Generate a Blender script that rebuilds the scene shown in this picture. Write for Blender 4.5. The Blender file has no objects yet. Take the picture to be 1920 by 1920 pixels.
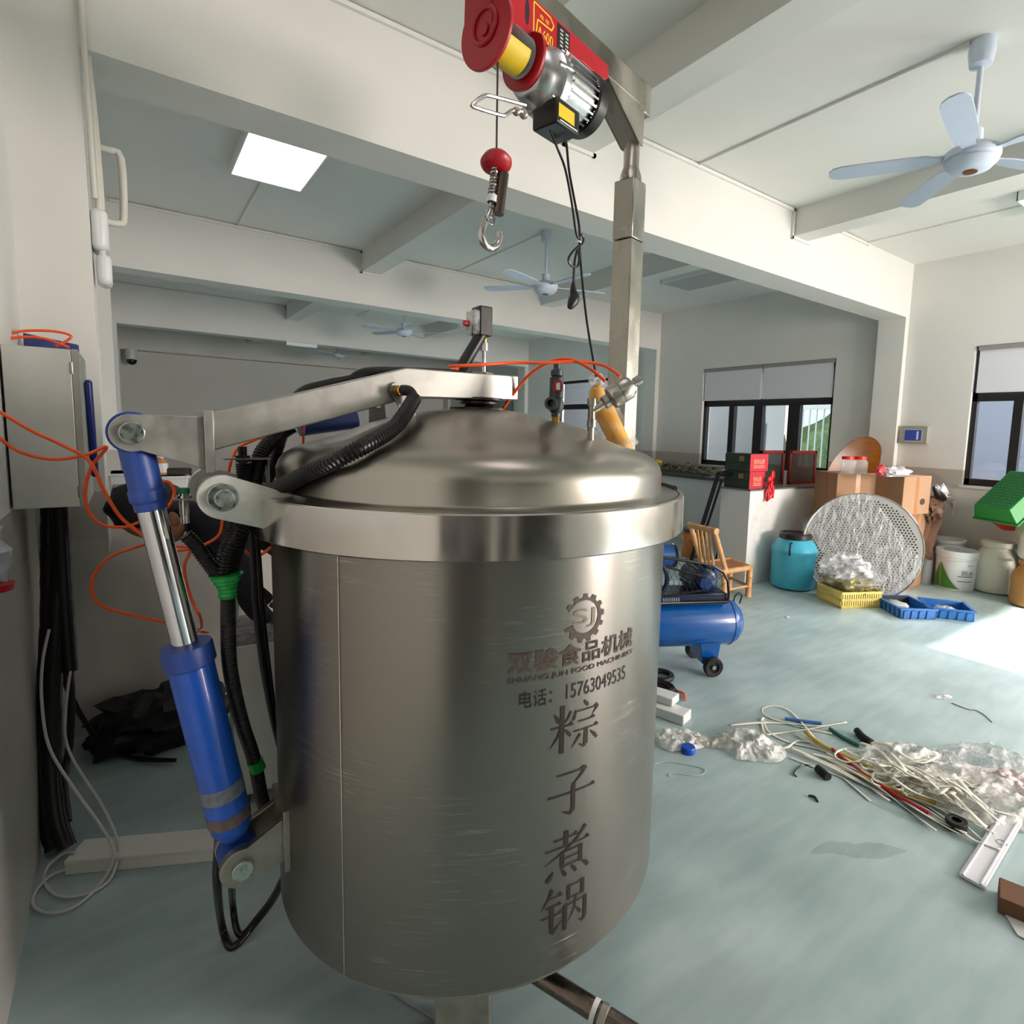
import bpy, bmesh, math, random
import numpy as np
from mathutils import Vector, Matrix
random.seed(7)
S = bpy.context.scene
COL = S.collection
PI = math.pi
R = math.radians

# ------------------------------------------------------------------ camera
F, YW, PT, RL, CX, CY = 1070.88, .653647, -.109285, .0284103, 1064.05, 925.19
fw = np.array([math.sin(YW)*math.cos(PT), math.cos(YW)*math.cos(PT), math.sin(PT)])
r0 = np.array([math.cos(YW), -math.sin(YW), 0.0]); u0 = np.cross(r0, fw)
rt = math.cos(RL)*r0 + math.sin(RL)*u0
up = -math.sin(RL)*r0 + math.cos(RL)*u0
EYE = np.array([0, 0, 1.5])
cam = bpy.data.cameras.new('camera'); camo = bpy.data.objects.new('camera', cam); COL.objects.link(camo)
cam.sensor_width = 36; cam.sensor_fit = 'HORIZONTAL'; cam.lens = F/1920*36
cam.shift_x = -(CX-960)/1920; cam.shift_y = -(960-CY)/1920
cam.clip_start = .02; cam.clip_end = 200
m = Matrix.Identity(4)
for i in range(3):
    m[i][0], m[i][1], m[i][2], m[i][3] = rt[i], up[i], -fw[i], EYE[i]
camo.matrix_world = m
S.camera = camo

# ------------------------------------------------------------------ light
w = bpy.data.worlds.new('world'); S.world = w; w.use_nodes = True
bg = w.node_tree.nodes['Background']; bg.inputs[0].default_value = (.86, .93, 1, 1); bg.inputs[1].default_value = 1.0
def sun(direction, energy):
    l = bpy.data.lights.new('sun', 'SUN'); l.energy = energy; l.angle = R(.53); l.color = (1, .95, .86)
    o = bpy.data.objects.new('sun', l); COL.objects.link(o)
    o.rotation_euler = Vector(direction).to_track_quat('-Z', 'Y').to_euler()
def area(name, loc, direction, sx, sy, power, col=(1, .98, .94)):
    l = bpy.data.lights.new(name, 'AREA'); l.shape = 'RECTANGLE'; l.size = sx; l.size_y = sy; l.energy = power; l.color = col
    o = bpy.data.objects.new(name, l); COL.objects.link(o); o.location = loc
    o.rotation_euler = Vector(direction).to_track_quat('-Z', 'Y').to_euler()
sun((0, 1, -math.tan(R(25))), 16)
# daylight through the windows behind the camera and beside it
area('daylight_front_window', (5.55, -4.15, 1.75), (0, 1, -.05), 1.9, 1.6, 380, (1, .87, .81))
area('daylight_side_window', (7.45, -1.6, 1.75), (-1, 0, -.05), 2.0, 1.5, 190, (1, .87, .81))
area('daylight_near_window', (10.2, .6, 3.7), (-1, .1, -.66), 2.6, 1.2, 720, (1, .93, .94))
area('daylight_far_window', (9.2, 10.0, 3.9), (-1, -.4, -.85), 2.6, 1.4, 2600, (1, .94, .93))
S.view_settings.view_transform = 'Standard'; S.view_settings.look = 'None'
S.view_settings.gamma = 1; S.view_settings.use_curve_mapping = False
S.view_settings.exposure = 0.47
S.cycles.max_bounces = 10; S.cycles.diffuse_bounces = 6; S.cycles.glossy_bounces = 5
S.cycles.transparent_max_bounces = 12; S.cycles.transmission_bounces = 6
S.cycles.use_denoising = True
S.cycles.sample_clamp_indirect = 6
S.cycles.caustics_reflective = False; S.cycles.caustics_refractive = False

# ------------------------------------------------------------------ measuring helpers: where a sight line meets a real plane
def ray(x, y): return (x-CX)/F*rt - (y-CY)/F*up + fw
def pl(x, y, ax, val):
    d = ray(x, y); t = (val-EYE[ax])/d[ax]; return Vector(EYE+t*d)
def fl(x, y, z=0.0): return pl(x, y, 2, z)
def rho(x, y, r):
    d = ray(x, y); return Vector(EYE+d*r/math.hypot(d[0], d[1]))

# ------------------------------------------------------------------ materials
def lin(c):
    if isinstance(c, str): c = tuple(int(c[i:i+2], 16)/255 for i in (0, 2, 4))
    return tuple(x/12.92 if x <= .04045 else ((x+.055)/1.055)**2.4 for x in c)
MATS = {}
def mat(name, col, rough=.5, metal=0.0, noise=0.0, scale=8.0, bump=0.0, bscale=60.0, stretch=None, alpha=1.0, trans=0.0, coat=0.0, rvar=0.0, emit=None, estr=0.0, ior=None, spec=None):
    if name in MATS: return MATS[name]
    M = bpy.data.materials.new(name); M.use_nodes = True; nt = M.node_tree; b = nt.nodes['Principled BSDF']
    c = lin(col)
    b.inputs['Base Color'].default_value = (*c, 1); b.inputs['Roughness'].default_value = rough; b.inputs['Metallic'].default_value = metal
    if alpha < 1: b.inputs['Alpha'].default_value = alpha
    if trans: b.inputs['Transmission Weight'].default_value = trans
    if coat: b.inputs['Coat Weight'].default_value = coat; b.inputs['Coat Roughness'].default_value = .08
    if ior: b.inputs['IOR'].default_value = ior
    if spec is not None: b.inputs['Specular IOR Level'].default_value = spec
    if emit: b.inputs['Emission Color'].default_value = (*lin(emit), 1); b.inputs['Emission Strength'].default_value = estr
    if noise or bump or rvar:
        tc = nt.nodes.new('ShaderNodeTexCoord'); mp = nt.nodes.new('ShaderNodeMapping')
        nt.links.new(tc.outputs['Object'], mp.inputs[0])
        if stretch: mp.inputs['Scale'].default_value = stretch
        n = nt.nodes.new('ShaderNodeTexNoise'); n.inputs['Scale'].default_value = scale; n.inputs['Detail'].default_value = 5
        nt.links.new(mp.outputs[0], n.inputs['Vector'])
        if noise:
            mx = nt.nodes.new('ShaderNodeMix'); mx.data_type = 'RGBA'
            mx.inputs[6].default_value = (*[x*(1-noise) for x in c], 1); mx.inputs[7].default_value = (*[min(1, x*(1+noise)) for x in c], 1)
            rp = nt.nodes.new('ShaderNodeMapRange'); rp.inputs[1].default_value = .3; rp.inputs[2].default_value = .7
            nt.links.new(n.outputs[0], rp.inputs[0]); nt.links.new(rp.outputs[0], mx.inputs[0]); nt.links.new(mx.outputs[2], b.inputs['Base Color'])
        if rvar:
            mr = nt.nodes.new('ShaderNodeMapRange'); mr.inputs[1].default_value = .3; mr.inputs[2].default_value = .7
            mr.inputs[3].default_value = max(.02, rough-rvar); mr.inputs[4].default_value = rough+rvar
            nt.links.new(n.outputs[0], mr.inputs[0]); nt.links.new(mr.outputs[0], b.inputs['Roughness'])
        if bump:
            n2 = nt.nodes.new('ShaderNodeTexNoise'); n2.inputs['Scale'].default_value = bscale; n2.inputs['Detail'].default_value = 3
            nt.links.new(mp.outputs[0], n2.inputs['Vector'])
            bp = nt.nodes.new('ShaderNodeBump'); bp.inputs['Strength'].default_value = bump; bp.inputs['Distance'].default_value = .01
            nt.links.new(n2.outputs[0], bp.inputs['Height']); nt.links.new(bp.outputs[0], b.inputs['Normal'])
    MATS[name] = M
    return M
def film(name, col, op=.35, rough=.15, bump=.6, bscale=25.0, st=None, rot=(0, 0, 0)):
    # clear crinkled plastic film: mostly see-through, glossy on the creases
    if name in MATS: return MATS[name]
    M = bpy.data.materials.new(name); M.use_nodes = True; nt = M.node_tree; b = nt.nodes['Principled BSDF']; out = nt.nodes['Material Output']
    b.inputs['Base Color'].default_value = (*lin(col), 1); b.inputs['Roughness'].default_value = rough
    tc = nt.nodes.new('ShaderNodeTexCoord'); n = nt.nodes.new('ShaderNodeTexNoise'); n.inputs['Scale'].default_value = bscale; n.inputs['Detail'].default_value = 4
    mp = nt.nodes.new('ShaderNodeMapping'); mp.inputs['Rotation'].default_value = rot; mp.inputs['Scale'].default_value = st or (1, 1, 1)
    nt.links.new(tc.outputs['Object'], mp.inputs[0]); nt.links.new(mp.outputs[0], n.inputs['Vector'])
    bp = nt.nodes.new('ShaderNodeBump'); bp.inputs['Strength'].default_value = bump; bp.inputs['Distance'].default_value = .03
    nt.links.new(n.outputs[0], bp.inputs['Height']); nt.links.new(bp.outputs[0], b.inputs['Normal'])
    t = nt.nodes.new('ShaderNodeBsdfTransparent'); mx = nt.nodes.new('ShaderNodeMixShader')
    mr = nt.nodes.new('ShaderNodeMapRange'); mr.inputs[1].default_value = .4; mr.inputs[2].default_value = .68
    mr.inputs[3].default_value = op*.5; mr.inputs[4].default_value = min(1, op*2.2)
    nt.links.new(n.outputs[0], mr.inputs[0]); nt.links.new(mr.outputs[0], mx.inputs[0])
    nt.links.new(t.outputs[0], mx.inputs[1]); nt.links.new(b.outputs[0], mx.inputs[2]); nt.links.new(mx.outputs[0], out.inputs[0])
    MATS[name] = M
    return M

# ------------------------------------------------------------------ mesh builder
def frame(d):
    d = Vector(d).normalized(); a = Vector((0, 0, 1)) if abs(d.z) < .9 else Vector((1, 0, 0))
    x = d.cross(a).normalized(); return x, d.cross(x).normalized(), d
def smooth_path(P, k=6, closed=False):
    P = [Vector(p) for p in P]
    if len(P) < 3 or k < 2: return P
    out = []; n = len(P)
    for i in range(n if closed else n-1):
        if closed: a, b, c, d = P[i-1], P[i], P[(i+1) % n], P[(i+2) % n]
        else: a, b, c, d = P[max(i-1, 0)], P[i], P[i+1], P[min(i+2, n-1)]
        for j in range(k):
            t = j/k
            out.append(.5*((2*b)+(c-a)*t+(2*a-5*b+4*c-d)*t*t+(3*b-a-3*c+d)*t**3))
    if not closed: out.append(P[-1])
    return out
class MB:
    def __init__(s): s.v = []; s.f = []; s.mi = []; s.cur = 0
    def add(s, vs, fs):
        o = len(s.v); s.v += [Vector(p) for p in vs]; s.f += [[i+o for i in q] for q in fs]; s.mi += [s.cur]*len(fs); return s
    def box(s, c, size, M=None, taper=1.0):
        hx, hy, hz = [q/2 for q in size]; c = Vector(c)
        vs = []
        for z, k in ((-hz, 1), (hz, taper)):
            for x, y in ((-hx, -hy), (hx, -hy), (hx, hy), (-hx, hy)):
                p = Vector((x*k, y*k, z)); vs.append(c+(M @ p if M else p))
        return s.add(vs, [[3, 2, 1, 0], [4, 5, 6, 7], [0, 1, 5, 4], [1, 2, 6, 5], [2, 3, 7, 6], [3, 0, 4, 7]])
    def bb(s, a, b):
        return s.box([(a[i]+b[i])/2 for i in range(3)], [abs(b[i]-a[i]) for i in range(3)])
    def cyl(s, a, b, r, r2=None, n=24, caps=True):
        a, b = Vector(a), Vector(b); r2 = r if r2 is None else r2; x, y, d = frame(b-a)
        vs = []
        for p, q in ((a, r), (b, r2)):
            vs += [p+(x*math.cos(2*PI*i/n)+y*math.sin(2*PI*i/n))*q for i in range(n)]
        fs = [[i, (i+1) % n, n+(i+1) % n, n+i] for i in range(n)]
        if caps: fs += [list(range(n))[::-1], list(range(n, 2*n))]
        return s.add(vs, fs)
    def tube(s, P, r, n=8, k=6, closed=False, caps=True, rf=None):
        P = smooth_path(P, k, closed); m_ = len(P); vs = []
        x = None
        for i, p in enumerate(P):
            if closed: d = P[(i+1) % m_]-P[i-1]
            else: d = P[min(i+1, m_-1)]-P[max(i-1, 0)]
            if d.length < 1e-9: d = Vector((0, 0, 1))
            d.normalize()
            if x is None: x, y, _ = frame(d)
            x = (x-d*x.dot(d)); x = x.normalized() if x.length > 1e-6 else frame(d)[0]; y = d.cross(x)
            q = rf(i/(m_-1), i) if rf else r
            vs += [p+(x*math.cos(2*PI*j/n)+y*math.sin(2*PI*j/n))*q for j in range(n)]
        fs = []
        for i in range(m_ if closed else m_-1):
            a, b = i*n, ((i+1) % m_)*n
            fs += [[a+j, a+(j+1) % n, b+(j+1) % n, b+j] for j in range(n)]
        if caps and not closed: fs += [list(range(n))[::-1], list(range((m_-1)*n, m_*n))]
        return s.add(vs, fs)
    def corrugated(s, P, r, pitch=.008, n=12, depth=.12):
        P = smooth_path(P, 12); L = [0]
        for i in range(1, len(P)): L.append(L[-1]+(P[i]-P[i-1]).length)
        N = max(8, int(L[-1]/pitch*4)); Q = []; j = 0
        for i in range(N+1):
            t = L[-1]*i/N
            while j < len(L)-2 and L[j+1] < t: j += 1
            q = (t-L[j])/max(L[j+1]-L[j], 1e-9); Q.append(P[j].lerp(P[j+1], min(1, q)))
        return s.tube(Q, r, n, 1, rf=lambda t, i: r*(1 if i % 4 in (0, 1) else 1-depth))
    def lathe(s, prof, c=(0, 0, 0), n=48, axis=(0, 0, 1), close=False):
        c = Vector(c); x, y, d = frame(axis)
        if abs(Vector(axis).normalized().z) > .999: x, y, d = Vector((1, 0, 0)), Vector((0, 1, 0)), Vector((0, 0, 1))
        vs = []; rings = []
        for r, z in prof:
            if r < 1e-6: rings.append([len(vs)]); vs.append(c+d*z)
            else:
                rings.append(list(range(len(vs), len(vs)+n)))
                vs += [c+d*z+(x*math.cos(2*PI*i/n)+y*math.sin(2*PI*i/n))*r for i in range(n)]
        fs = []
        for a, b in zip(rings, rings[1:]):
            for i in range(n):
                p, q = (a[i], a[(i+1) % n]) if len(a) > 1 else (a[0], a[0])
                u, v = (b[i], b[(i+1) % n]) if len(b) > 1 else (b[0], b[0])
                f = []
                for t in (p, q, v, u):
                    if t not in f: f.append(t)
                if len(f) > 2: fs.append(f)
        return s.add(vs, fs)
    def prism(s, poly, o, ex, ey, ez, d0, d1):
        # polygon in the (ex, ey) plane at o, extruded along ez from d0 to d1
        o, ex, ey, ez = Vector(o), Vector(ex), Vector(ey), Vector(ez); n = len(poly)
        vs = [o+ex*p[0]+ey*p[1]+ez*d for d in (d0, d1) for p in poly]
        fs = [[i, (i+1) % n, n+(i+1) % n, n+i] for i in range(n)]+[list(range(n))[::-1], list(range(n, 2*n))]
        return s.add(vs, fs)
    def ball(s, c, r, n=16, sc=(1, 1, 1), k=10):
        c = Vector(c); prof = [(math.sin(PI*i/k)*1, -math.cos(PI*i/k)) for i in range(k+1)]; prof[0] = (0, -1); prof[-1] = (0, 1)
        t = MB().lathe(prof, n=n); return s.add([c+Vector((p.x*sc[0], p.y*sc[1], p.z*sc[2]))*r for p in t.v], t.f)
    def torus(s, c, R_, r, axis=(0, 0, 1), n=32, k=10):
        x, y, d = frame(axis); c = Vector(c)
        return s.tube([c+(x*math.cos(2*PI*i/n)+y*math.sin(2*PI*i/n))*R_ for i in range(n)], r, k, 1, closed=True)
    def blob(s, c, r, seed=0, amp=.35, n=24, k=14, sc=(1, 1, 1), flat=None, freq=2.5):
        from mathutils import noise as nz
        t = MB().ball((0, 0, 0), 1, n, (1, 1, 1), k); c = Vector(c); vs = []
        for p in t.v:
            q = p*freq+Vector((seed*7.3, seed*3.1, seed*1.7))
            e = 1+amp*(nz.noise(q)+.6*nz.noise(q*2.3)+.45*nz.noise(q*4.9))
            g = Vector((p.x*sc[0], p.y*sc[1], p.z*sc[2]))*r*e+c
            if flat is not None and g.z < flat: g.z = flat
            vs.append(g)
        return s.add(vs, t.f)
def obj(name, mb, M, parent=None, bevel=0.0, flat=False, angle=40):
    me = bpy.data.meshes.new(name); me.from_pydata([tuple(p) for p in mb.v], [], mb.f)
    for q in (M if isinstance(M, (list, tuple)) else [M]): me.materials.append(q)
    me.polygons.foreach_set('material_index', mb.mi)
    me.polygons.foreach_set('use_smooth', [not flat]*len(mb.f)); me.update()
    b = bmesh.new(); b.from_mesh(me); bmesh.ops.recalc_face_normals(b, faces=b.faces); b.to_mesh(me); b.free()
    if not flat: me.set_sharp_from_angle(angle=R(angle))
    o = bpy.data.objects.new(name, me); COL.objects.link(o)
    if parent: attach(o, parent)
    if bevel:
        bv = o.modifiers.new('bevel', 'BEVEL'); bv.width = bevel; bv.segments = 2; bv.limit_method = 'ANGLE'; bv.harden_normals = False
    return o
def attach(o, parent):
    o.parent = parent
    L = Vector((0, 0, 0)); p = parent
    if p.parent is None: o.matrix_parent_inverse = Matrix.Translation(-p.location)
    return o
def tag(o, label, cat, group=None, kind=None):
    o['label'] = label; o['category'] = cat
    if group: o['group'] = group
    if kind: o['kind'] = kind
    return o
def thing(name, label, cat, loc=(0, 0, 0), group=None):
    o = bpy.data.objects.new(name, None); COL.objects.link(o); o.location = loc; o.empty_display_size = .05
    return tag(o, label, cat, group)
def struct(name, mb, M, parent=None, bevel=0.0, flat=False):
    o = obj(name, mb, M, parent, bevel, flat)
    if parent is None: o['kind'] = 'structure'
    return o
def dup(root, loc, rotz, label, group=None):
    r_ = root.copy(); COL.objects.link(r_); r_.location = loc; r_.rotation_euler = (0, 0, rotz); r_['label'] = label
    if group: r_['group'] = group
    for ch in list(root.children):
        c = ch.copy(); COL.objects.link(c); c.parent = r_
        for g in ch.children:
            d = g.copy(); COL.objects.link(d); d.parent = c
    return r_
def text_mb(body, size, bold=0.0):
    cu = bpy.data.curves.new('lettering', 'FONT'); cu.body = body; cu.size = size; cu.resolution_u = 4
    o = bpy.data.objects.new('lettering', cu); COL.objects.link(o)
    dg = bpy.context.evaluated_depsgraph_get(); me = bpy.data.meshes.new_from_object(o.evaluated_get(dg))
    v0 = [v.co.copy() for v in me.vertices]; f0 = [list(p.vertices) for p in me.polygons]; vs, fs = [], []
    for dx, dy in ([(0, 0)] if not bold else [(-bold, -bold), (bold, -bold), (-bold, bold), (bold, bold), (0, 0)]):
        o_ = len(vs); vs += [v+Vector((dx, dy, 0)) for v in v0]; fs += [[i+o_ for i in f] for f in f0]
    bpy.data.objects.remove(o); bpy.data.curves.remove(cu); bpy.data.meshes.remove(me)
    return vs, fs
def text_fit(body, x0, x1, y0, y1, bold=0.0):
    vs, fs = text_mb(body, 1.0, bold)
    ax = min(v.x for v in vs); bx = max(v.x for v in vs); ay = min(v.y for v in vs); by = max(v.y for v in vs)
    return [((v.x-ax)/(bx-ax)*(x1-x0)+x0, (v.y-ay)/(by-ay)*(y1-y0)+y0) for v in vs], fs

# ------------------------------------------------------------------ shared materials
STEEL = mat('brushed stainless steel', (.56, .545, .52), .36, 1, noise=.04, scale=3, rvar=.04)
def brushed(M, an=.75):
    nt = M.node_tree; b = nt.nodes['Principled BSDF']; tg = nt.nodes.new('ShaderNodeTangent'); tg.direction_type = 'RADIAL'; tg.axis = 'Z'
    b.inputs['Anisotropic'].default_value = an; b.inputs['Anisotropic Rotation'].default_value = .25; nt.links.new(tg.outputs[0], b.inputs['Tangent'])
brushed(STEEL)
def scuffs(M):
    # patches of fine horizontal polishing marks
    nt = M.node_tree; b = nt.nodes['Principled BSDF']; L = nt.links
    tc = nt.nodes.new('ShaderNodeTexCoord'); mp = nt.nodes.new('ShaderNodeMapping'); mp.inputs['Scale'].default_value = (1, 1, 22); mp.inputs['Rotation'].default_value = (.22, .12, 0); L.new(tc.outputs['Object'], mp.inputs[0])
    n1 = nt.nodes.new('ShaderNodeTexNoise'); n1.inputs['Scale'].default_value = 9; n1.inputs['Detail'].default_value = 6; n1.inputs['Roughness'].default_value = .7; L.new(mp.outputs[0], n1.inputs['Vector'])
    n2 = nt.nodes.new('ShaderNodeTexNoise'); n2.inputs['Scale'].default_value = 3.2; n2.inputs['Detail'].default_value = 2; L.new(tc.outputs['Object'], n2.inputs['Vector'])
    a = nt.nodes.new('ShaderNodeMapRange'); a.inputs[1].default_value = .55; a.inputs[2].default_value = .75; L.new(n1.outputs[0], a.inputs[0])
    c = nt.nodes.new('ShaderNodeMapRange'); c.inputs[1].default_value = .48; c.inputs[2].default_value = .62; L.new(n2.outputs[0], c.inputs[0])
    m = nt.nodes.new('ShaderNodeMath'); m.operation = 'MULTIPLY'; L.new(a.outputs[0], m.inputs[0]); L.new(c.outputs[0], m.inputs[1])
    r = nt.nodes.new('ShaderNodeMapRange'); r.inputs[3].default_value = .34; r.inputs[4].default_value = .56; L.new(m.outputs[0], r.inputs[0]); L.new(r.outputs[0], b.inputs['Roughness'])
    k = nt.nodes.new('ShaderNodeMix'); k.data_type = 'RGBA'; k.inputs[6].default_value = (*lin((.56, .545, .52)), 1); k.inputs[7].default_value = (*lin((.78, .77, .74)), 1); L.new(m.outputs[0], k.inputs[0]); L.new(k.outputs[2], b.inputs['Base Color'])
scuffs(STEEL)
STEELD = mat('dome stainless steel', (.66, .64, .605), .30, 1, noise=.03, scale=3, rvar=.03)
brushed(STEELD, .4)
STEELP = mat('polished stainless steel', (.78, .765, .75), .17, 1, noise=.04, scale=10, rvar=.05)
STEELB = mat('satin steel plate', (.66, .655, .635), .38, .8, noise=.08, scale=30, rvar=.06)
STEELW = mat('worn steel plate', (.62, .60, .56), .42, 1, noise=.22, scale=18, rvar=.1)
ZINC = mat('zinc plated pin', (.66, .70, .68), .30, 1, noise=.15, scale=60, rvar=.1)
CHROME = mat('chrome', (.85, .86, .88), .08, 1)
CAST = mat('cast aluminium', (.74, .74, .74), .28, 1, noise=.12, scale=30)
BLUE = mat('blue paint', (.04, .33, .76), .34, 0, noise=.12, scale=14, coat=.3)
BLUED = mat('dull blue paint', (.15, .28, .60), .42)
RED = mat('red paint', (.66, .05, .12), .4, coat=.15)
BLACK = mat('black plastic', (.055, .055, .06), .38)
RUBBER = mat('black rubber', (.05, .05, .05), .62)
HOSE = mat('black hose', (.06, .06, .065), .32)
ORANGE = mat('orange tube', (.98, .36, .13), .35)
WHITEP = mat('white plastic', (.86, .87, .87), .4)
WCORD = mat('white cord', (.80, .80, .78), .5)
YELLOW = mat('yellow label', (.86, .74, .12), .5)
GREENT = mat('green tape', (.10, .62, .26), .35)
BRASS = mat('brass', (.75, .58, .28), .3, 1)
CARD = mat('cardboard', (.65, .50, .375), .8, noise=.07, scale=5, stretch=(1, 1, .3))
TAPE = mat('packing tape', (.68, .48, .32), .3)
INK = mat('dark ink', (.20, .17, .15), .7)
ETCH = mat('dark etched lettering', (.15, .10, .09), .5)
ETCHB = mat('brown etched lettering', (.31, .26, .22), .5)
WALLP = mat('white wall paint', (.84, .84, .82), .85, noise=.02, scale=2)
CEILP = mat('white ceiling paint', (.86, .86, .84), .9, noise=.02, scale=2)
TILE = mat('grey glazed wall tile', (.80, .78, .75), .22, noise=.03, scale=3)
TILER = mat('grey wainscot tile', (.70, .68, .65), .35, noise=.03, scale=3)
TILEM = mat('matt grey low wall', (.74, .715, .69), .55, noise=.03, scale=3)
PVC = mat('white pvc trunking', (.86, .86, .84), .5)
FRAMEB = mat('black window frame', (.06, .06, .065), .4)
# ------------------------------------------------------------------ the room
def floor_mat():
    M = bpy.data.materials.new('worn teal epoxy floor'); M.use_nodes = True; nt = M.node_tree; b = nt.nodes['Principled BSDF']; L = nt.links
    tc = nt.nodes.new('ShaderNodeTexCoord')
    def noise(sc, det, st, rot=0):
        mp = nt.nodes.new('ShaderNodeMapping'); mp.inputs['Scale'].default_value = st; mp.inputs['Rotation'].default_value = (0, 0, rot); L.new(tc.outputs['Object'], mp.inputs[0])
        n = nt.nodes.new('ShaderNodeTexNoise'); n.inputs['Scale'].default_value = sc; n.inputs['Detail'].default_value = det; L.new(mp.outputs[0], n.inputs['Vector']); return n
    def ramp(n, pts):
        r_ = nt.nodes.new('ShaderNodeValToRGB'); el = r_.color_ramp.elements
        for i, (p, c) in enumerate(pts):
            e = el[i] if i < 2 else el.new(p)
            e.position = p; e.color = (*lin(c), 1)
        L.new(n.outputs[0], r_.inputs[0]); return r_
    a = ramp(noise(1.6, 8, (1, 1, 1)), [(.33, '93A7A9'), (.52, 'A2B7B9'), (.70, 'B8CBCD')])
    st = ramp(noise(3.0, 6, (1, 5, 1), R(-25)), [(.38, '90A5A4'), (.62, 'C2D2D2')])
    mx = nt.nodes.new('ShaderNodeMix'); mx.data_type = 'RGBA'; mx.inputs[0].default_value = .2; L.new(a.outputs[0], mx.inputs[6]); L.new(st.outputs[0], mx.inputs[7])
    d = noise(.9, 9, (1, 1, 1)); dm = nt.nodes.new('ShaderNodeMapRange'); dm.inputs[1].default_value = .56; dm.inputs[2].default_value = .72; dm.inputs[4].default_value = .5; L.new(d.outputs[0], dm.inputs[0])
    m2 = nt.nodes.new('ShaderNodeMix'); m2.data_type = 'RGBA'; L.new(dm.outputs[0], m2.inputs[0]); L.new(mx.outputs[2], m2.inputs[6]); m2.inputs[7].default_value = (*lin('8C9488'), 1)
    L.new(m2.outputs[2], b.inputs['Base Color'])
    rr = noise(5, 5, (1, 1, 1)); mr = nt.nodes.new('ShaderNodeMapRange'); mr.inputs[3].default_value = .28; mr.inputs[4].default_value = .6; L.new(rr.outputs[0], mr.inputs[0]); L.new(mr.outputs[0], b.inputs['Roughness'])
    return M
XL, XR, YF, YB, ZC = -.307, 7.147, -4.0, 15.1, 3.48
ZB = 2.889
struct('floor', MB().bb((XL-.2, YF-.2, -.1), (XR+.2, YB+.2, 0)), floor_mat())
struct('ceiling', MB().bb((XL-.2, YF-.2, ZC), (XR+.2, YB+.2, ZC+.2)), CEILP)
WM = [WALLP, TILER]
def wall_boxes(mb, a, b, zt=1.2):
    # paint above, tile wainscot below zt
    if a[2] < zt and b[2] > zt:
        wall_boxes(mb, a, (b[0], b[1], zt), zt); wall_boxes(mb, (a[0], a[1], zt), b, zt); return
    mb.cur = 1 if b[2] <= zt else 0
    mb.bb(a, b); mb.cur = 0
def wall_with_holes(axis, lo, hi, p0, p1, holes):
    # wall along `axis` (0 or 1) from lo to hi, thickness p0..p1 on the other axis
    mb = MB()
    def B(a0, a1, z0, z1):
        if axis == 1: wall_boxes(mb, (p0, a0, z0), (p1, a1, z1))
        else: wall_boxes(mb, (a0, p0, z0), (a1, p1, z1))
    at = lo
    for a0, a1, z0, z1 in sorted(holes):
        B(at, a0, 0, ZC); B(a0, a1, 0, z0); B(a0, a1, z1, ZC); at = a1
    B(at, hi, 0, ZC)
    return mb
W_R = [(-2.6, -.6, 1.04, 2.51), (.30, 2.31, 1.04, 2.51), (3.82, 5.93, 1.04, 2.51), (7.7, 9.8, 1.04, 2.51)]
W_F = [(4.577, 6.5, .9, 2.686)]
struct('wall_right', wall_with_holes(1, YF, YB, XR, XR+.2, W_R), WM)
struct('wall_front', wall_with_holes(0, XL, XR, YF-.2, YF, W_F), WM)
mb = MB(); mb.bb((XL-.2, YF-.2, 0), (XL, YB, 1.2)); mb.cur = 1; mb.bb((XL-.2, YF-.2, 1.2), (XL, YB, ZC))
struct('wall_left', mb, [TILE, WALLP])
struct('wall_back', wall_with_holes(0, XL, XR, YB, YB+.2, []), WM)
for i, y in enumerate((-.9, 2.995, 6.88, 10.9, 14.8)):
    struct('ceiling_beam', MB().bb((XL, y, ZB), (XR, y+.3, ZC)), WALLP)
    mb = MB(); wall_boxes(mb, (7.06, y, 0), (XR, y+.3, ZB)); struct('column', mb, WM)
    mb = MB(); wall_boxes(mb, (XL, y, 1.0 if i == 1 else 0), (-.09, y+.3, ZB)); struct('column', mb, WM)
struct('partition_ledge', MB().bb((XL, 2.995, .94), (-.09, 3.4, 1.0)), TILEM)
for a, b in ((YF, -.9), (-.6, 2.995), (3.295, 6.88), (7.18, 10.9), (11.2, 14.8)):
    for x in (2.2, 4.7):
        struct('ceiling_beam', MB().bb((x, a, 3.25), (x+.21, b, ZC)), WALLP)
struct('partition_left', MB().bb((XL, 3.4, 0), (1.5, 3.8, 1.0)), TILEM)
mb = MB(); mb.bb((4.86, 3.37, 0), (6.42, 3.72, .955)); mb.cur = 1; mb.bb((4.85, 3.36, .955), (6.43, 3.73, .97))
struct('partition_right', mb, [mat('white painted low wall', (.86, .86, .85), .6), mat('grey slab top', (.42, .42, .41), .4)])
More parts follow.
